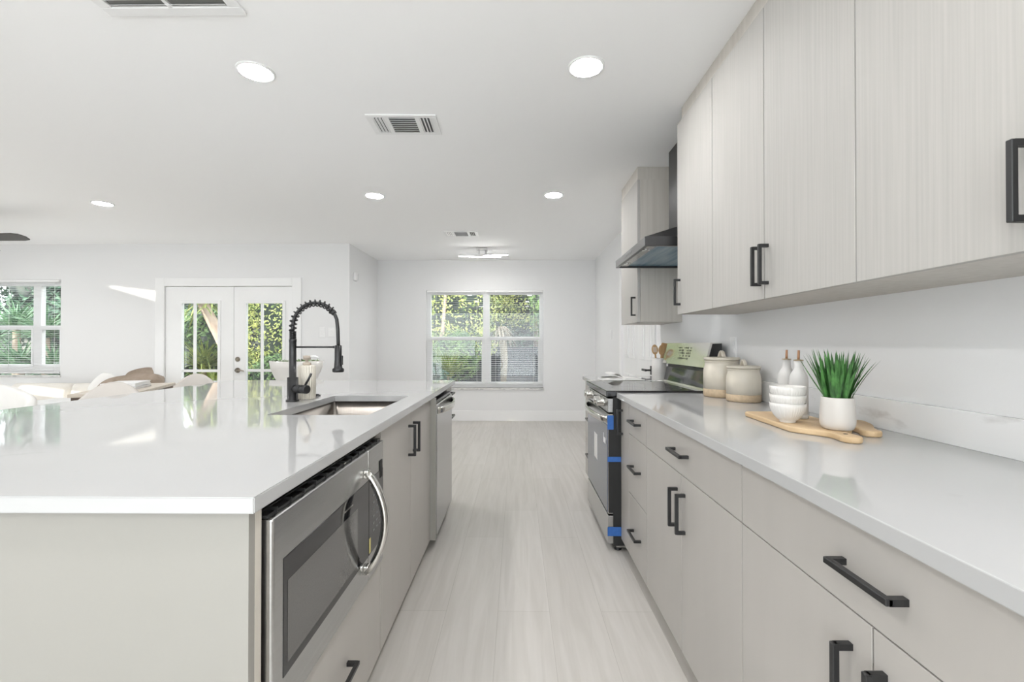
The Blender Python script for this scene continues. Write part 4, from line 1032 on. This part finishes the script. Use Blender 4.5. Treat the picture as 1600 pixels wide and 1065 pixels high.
# dining table with bowl behind the island
r = thing('pedestal_table', (-2.15, 4.42, 0), 'round white table standing behind the far end of the island', 'table')
MB().lathe((-2.15, 4.42, .72), [(0, 0), (.40, 0), (.42, .01), (.42, .03), (0, .0305)], 48).build('tabletop', TRIM, r)
MB().lathe((-2.15, 4.42, 0), [(0, 0), (.26, 0), (.26, .02), (.06, .06), (.05, .60), (.12, .719), (0, .7195)], 32).build('pedestal', TRIM, r)
r = thing('serving_bowl', (-2.15, 4.42, .75), 'large white footed bowl seen behind the faucet', 'bowl')
MB().lathe((-2.15, 4.42, .751), [(0, 0), (.10, 0), (.10, .012), (.13, .03), (.19, .10), (.228, .19), (.242, .268), (.236, .268), (.222, .19), (.18, .10), (.11, .035), (0, .03)], 56).build('bowl_body', CERAM, r)
mb = MB(); rnd = random.Random(5)
for k in range(260):
    a = rnd.uniform(0, 2*pi); rr = .22*math.sqrt(rnd.random())
    blade(mb, (-2.15+rr*cos(a), 4.42+rr*sin(a), 1.0), rnd.uniform(0, 2*pi), rnd.uniform(.6, 1.4), rnd.uniform(.03, .06), .014, rnd.uniform(0, .6), 3)
tag(mb.build('moss', LF_GRN, recalc=False), 'green moss filling the large white bowl behind the faucet', 'greenery')['kind'] = 'stuff'
MB().lathe((-2.15, 4.42, .78), [(0, 0), (.05, .0), (.215, .215), (0, .22)], 32).build('moss_base', SOIL, r)

# ------------------------------------------------------------------ garden
struct(B('ground', EARTH, None, -22, 14, YL+.12, 26, -.14, -.08))
struct(B('ground', PATIO, None, -7.6, -2.3, YL+.13, 7.2, -.085, -.065))
rnd = random.Random(21)
def leaf_quad(mb, p, n, L, wdt):
    n = n.normalized(); u = n.orthogonal().normalized()
    u = (Matrix.Rotation(rnd.uniform(0, 2*pi), 3, n) @ u); v = n.cross(u)
    a, b, c, d = p - u*L/2, p + v*wdt/2 + n*wdt*.12, p + u*L/2 - n*L*.10, p - v*wdt/2 + n*wdt*.12
    mb.bm.faces.new([mb.bm.verts.new(q) for q in (a, b, c, d)])
def leafy(name, c, rad, n, L, m, label, cat='tree', trunk=None, lumps=7, tm=BARK, core=LF_TEAL):
    r = thing(name, (c[0], c[1], -.08), label, cat, 'garden plants outside the windows')
    mb = MB(); c = Vector(c); rad = Vector(rad)
    cs = [(Vector((0, 0, 0)), 1.0)] + [(Vector((rnd.uniform(-.7, .7), rnd.uniform(-.6, .2), rnd.uniform(-.7, .7))), rnd.uniform(.32, .55)) for _ in range(lumps)]
    for k in range(n):
        o_, s_ = cs[0] if rnd.random() < .35 else rnd.choice(cs[1:])
        d_ = Vector((rnd.gauss(0, 1), rnd.gauss(0, 1)-.3, rnd.gauss(0, 1))).normalized()
        q = o_ + d_*s_*rnd.uniform(.78, 1.06)
        p = c + Vector((q.x*rad.x, q.y*rad.y, q.z*rad.z))
        if p.z < -.06: p.z = -.06 + rnd.random()*.2
        nn = (d_ + Vector((rnd.uniform(-.8, .8), rnd.uniform(-1, .3), rnd.uniform(-.3, .9)))).normalized()
        leaf_quad(mb, p, nn, L*rnd.uniform(.7, 1.3), L*rnd.uniform(.35, .55))
    mb.build('foliage', m, r, recalc=False)
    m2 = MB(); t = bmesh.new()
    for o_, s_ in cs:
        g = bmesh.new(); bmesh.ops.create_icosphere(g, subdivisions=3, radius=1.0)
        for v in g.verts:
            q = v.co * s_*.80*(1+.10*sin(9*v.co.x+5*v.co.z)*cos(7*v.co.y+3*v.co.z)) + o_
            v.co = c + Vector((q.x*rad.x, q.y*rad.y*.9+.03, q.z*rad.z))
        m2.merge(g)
    t.free(); m2.build('foliage_shade_core', SHADE_CORE, r, smooth=True)  # solid dark lumps, painted shade seen through the leaf gaps
    if trunk: MB().tube(*trunk).build('trunk', tm, r)
    else: MB().tube([(c.x, c.y, -.08), (c.x+.05, c.y+.1, c.z)], [.06, .04], 8).build('trunk', WALNUT, r)
    return r
def strappy(name, x, y, z, n, L, wdt, m, label, lean=(.15, 1.1), cat='plant', curl=(.5, 1.4)):
    r = thing(name, (x, y, -.08), label, cat, 'garden plants outside the windows')
    mb = MB()
    for k in range(n):
        a = rnd.uniform(0, 2*pi)
        blade(mb, (x+rnd.uniform(-.05, .05), y+rnd.uniform(-.05, .05), z), a, rnd.uniform(*lean), L*rnd.uniform(.6, 1.1), wdt*rnd.uniform(.7, 1.2), rnd.uniform(*curl), 6)
    mb.build('leaves', m, r, recalc=False)
    MB().tube([(x, y, -.08), (x, y, z+.02)], [.06, .05], 8).build('stem', BARK, r)
    return r
# behind the far window
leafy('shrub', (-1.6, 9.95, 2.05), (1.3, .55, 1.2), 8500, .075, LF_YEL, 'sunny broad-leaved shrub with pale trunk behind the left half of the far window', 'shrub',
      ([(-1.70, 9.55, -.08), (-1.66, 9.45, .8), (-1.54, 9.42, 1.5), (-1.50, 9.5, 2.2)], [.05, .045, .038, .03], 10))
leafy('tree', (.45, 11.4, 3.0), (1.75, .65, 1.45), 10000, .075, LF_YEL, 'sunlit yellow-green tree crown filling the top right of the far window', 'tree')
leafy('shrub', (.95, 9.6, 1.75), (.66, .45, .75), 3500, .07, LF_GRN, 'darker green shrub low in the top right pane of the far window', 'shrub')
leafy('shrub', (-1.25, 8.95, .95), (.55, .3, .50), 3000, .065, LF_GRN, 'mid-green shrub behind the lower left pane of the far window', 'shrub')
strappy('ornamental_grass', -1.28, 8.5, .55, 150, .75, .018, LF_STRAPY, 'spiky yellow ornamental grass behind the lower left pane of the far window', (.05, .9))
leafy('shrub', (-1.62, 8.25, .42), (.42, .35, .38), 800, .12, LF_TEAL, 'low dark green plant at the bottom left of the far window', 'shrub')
r = thing('palm_skirt', (-.25, 9.2, -.08), 'tan dry palm fronds hanging behind the right half of the far window', 'plant', 'garden plants outside the windows')
mb = MB()
for k in range(70): blade(mb, (-.30+rnd.uniform(-.10, .10), 9.2+rnd.uniform(-.1, .1), 1.52), rnd.uniform(0, 2*pi), rnd.uniform(1.9, 2.8), rnd.uniform(.25, .60), .04, rnd.uniform(.2, .6), 5)
mb.build('dry_fronds', TAN, r, recalc=False); MB().tube([(-.30, 9.25, -.08), (-.26, 9.25, .85), (-.30, 9.25, 1.54)], [.05, .07, .08], 10).build('trunk', TAN, r)
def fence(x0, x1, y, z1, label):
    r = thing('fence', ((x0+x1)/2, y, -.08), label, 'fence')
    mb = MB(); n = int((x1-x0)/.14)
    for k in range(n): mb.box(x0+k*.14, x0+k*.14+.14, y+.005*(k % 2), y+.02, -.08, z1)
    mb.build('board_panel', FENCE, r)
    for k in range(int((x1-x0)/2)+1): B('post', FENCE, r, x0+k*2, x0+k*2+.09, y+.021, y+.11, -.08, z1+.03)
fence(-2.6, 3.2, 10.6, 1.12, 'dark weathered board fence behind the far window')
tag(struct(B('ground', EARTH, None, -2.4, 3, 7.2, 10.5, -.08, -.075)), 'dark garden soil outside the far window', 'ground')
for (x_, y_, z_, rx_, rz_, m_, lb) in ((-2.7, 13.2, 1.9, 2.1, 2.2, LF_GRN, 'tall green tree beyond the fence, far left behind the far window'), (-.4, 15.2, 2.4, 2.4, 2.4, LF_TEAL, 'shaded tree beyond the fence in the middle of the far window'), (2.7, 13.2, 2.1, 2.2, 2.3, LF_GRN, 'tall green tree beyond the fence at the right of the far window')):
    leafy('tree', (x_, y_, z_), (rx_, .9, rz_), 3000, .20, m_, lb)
# behind the french doors
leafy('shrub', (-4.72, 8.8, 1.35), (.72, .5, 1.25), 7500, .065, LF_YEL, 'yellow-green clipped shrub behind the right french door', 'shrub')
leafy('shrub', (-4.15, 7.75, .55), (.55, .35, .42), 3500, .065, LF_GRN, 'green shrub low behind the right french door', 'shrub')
r = thing('palm_tree', (-4.6, 8.0, -.08), 'leaning pale palm trunk behind the left french door', 'tree', 'garden plants outside the windows')
MB().tube([(-4.72, 7.9, -.08), (-4.9, 7.9, .7), (-5.25, 7.95, 1.35), (-5.62, 8.0, 2.0), (-5.75, 8.0, 2.5)], [.10, .10, .09, .085, .08], 14).build('trunk', BARK, r)
mb = MB()
for k in range(130): blade(mb, (-5.55+rnd.uniform(-.2, .2), 8.05, 2.0+rnd.uniform(-.2, .3)), rnd.uniform(0, 2*pi), rnd.uniform(.5, 2.0), rnd.uniform(.6, 1.1), .05, rnd.uniform(.3, 1.0), 6)
mb.build('fronds', LF_STRAPY, r, recalc=False)
leafy('shrub', (-6.15, 9.0, 1.0), (.68, .5, 1.0), 2400, .11, LF_GRN, 'green bush under the leaning palm trunk behind the left french door', 'shrub')
for k, (x_, y_, z_, m_, lb) in enumerate(((-5.85, 8.2, .7, LF_STRAPY, 'arching yellow-green strap plant at the left side of the left french door'), (-5.45, 7.9, .25, LF_STRAPY, 'low strap-leaved plant at the foot of the palm'), (-6.2, 8.8, 1.3, LF_STRAP, 'taller blue-green strap plant top left in the left french door'))):
    strappy('strap_plant', x_, y_+.25, z_, 130, .85, .045, m_, lb)
r = thing('pergola', (-5.3, 7.06, -.07), 'dark pergola beam and post, its corner at the top of the left french door', 'pergola')
MB().prism([(-5.75, 2.12), (-5.5, 2.02), (-5.25, 2.12), (-5.25, 2.4), (-5.75, 2.4)], 0, .1, 0, Matrix.Translation((.35, 7.1, .02)) @ Matrix.Rotation(pi/2, 4, 'X')).build('beam', FENCE, r)
B('post', FENCE, r, -5.35, -5.26, 7.02, 7.10, -.07, 2.15)
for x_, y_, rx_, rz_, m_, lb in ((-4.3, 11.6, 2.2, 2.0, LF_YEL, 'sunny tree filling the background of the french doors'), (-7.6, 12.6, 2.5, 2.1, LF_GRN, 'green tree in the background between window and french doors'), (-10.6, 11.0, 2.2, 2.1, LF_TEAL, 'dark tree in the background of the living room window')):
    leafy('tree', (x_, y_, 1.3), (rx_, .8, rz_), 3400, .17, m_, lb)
tag(B('garden_wall', PATIO, None, -6.6, -3.0, 6.84, 6.94, -.065, .62, .01), 'low grey garden wall outside the french doors', 'garden wall')
# behind the living room window
for k, (x_, y_, z_, lb) in enumerate(((-7.7, 7.35, 1.28, 'strap-leaved plant, right front of the clump outside the living room window'), (-8.35, 7.5, 1.42, 'strap-leaved plant, middle of the clump outside the living room window'), (-8.9, 7.6, 1.25, 'strap-leaved plant, left of the clump outside the living room window'), (-7.35, 7.6, 1.55, 'tall strap-leaved plant by the right jamb of the living room window'),
     (-7.9, 7.15, .75, 'lower strap-leaved plant outside the living room window, in front'), (-8.6, 7.2, .80, 'lower strap-leaved plant outside the living room window, at the left'), (-7.3, 7.1, .70, 'lower strap-leaved plant outside the living room window, at the right'))):
    strappy('strap_plant', x_, y_, z_, 150, .62, .05, LF_STRAP, lb, (.1, 1.3))
leafy('shrub', (-8.2, 8.2, .9), (1.6, .4, 1.1), 2600, .13, LF_TEAL, 'dark green hedge shrub behind the strap plants at the living room window', 'shrub')
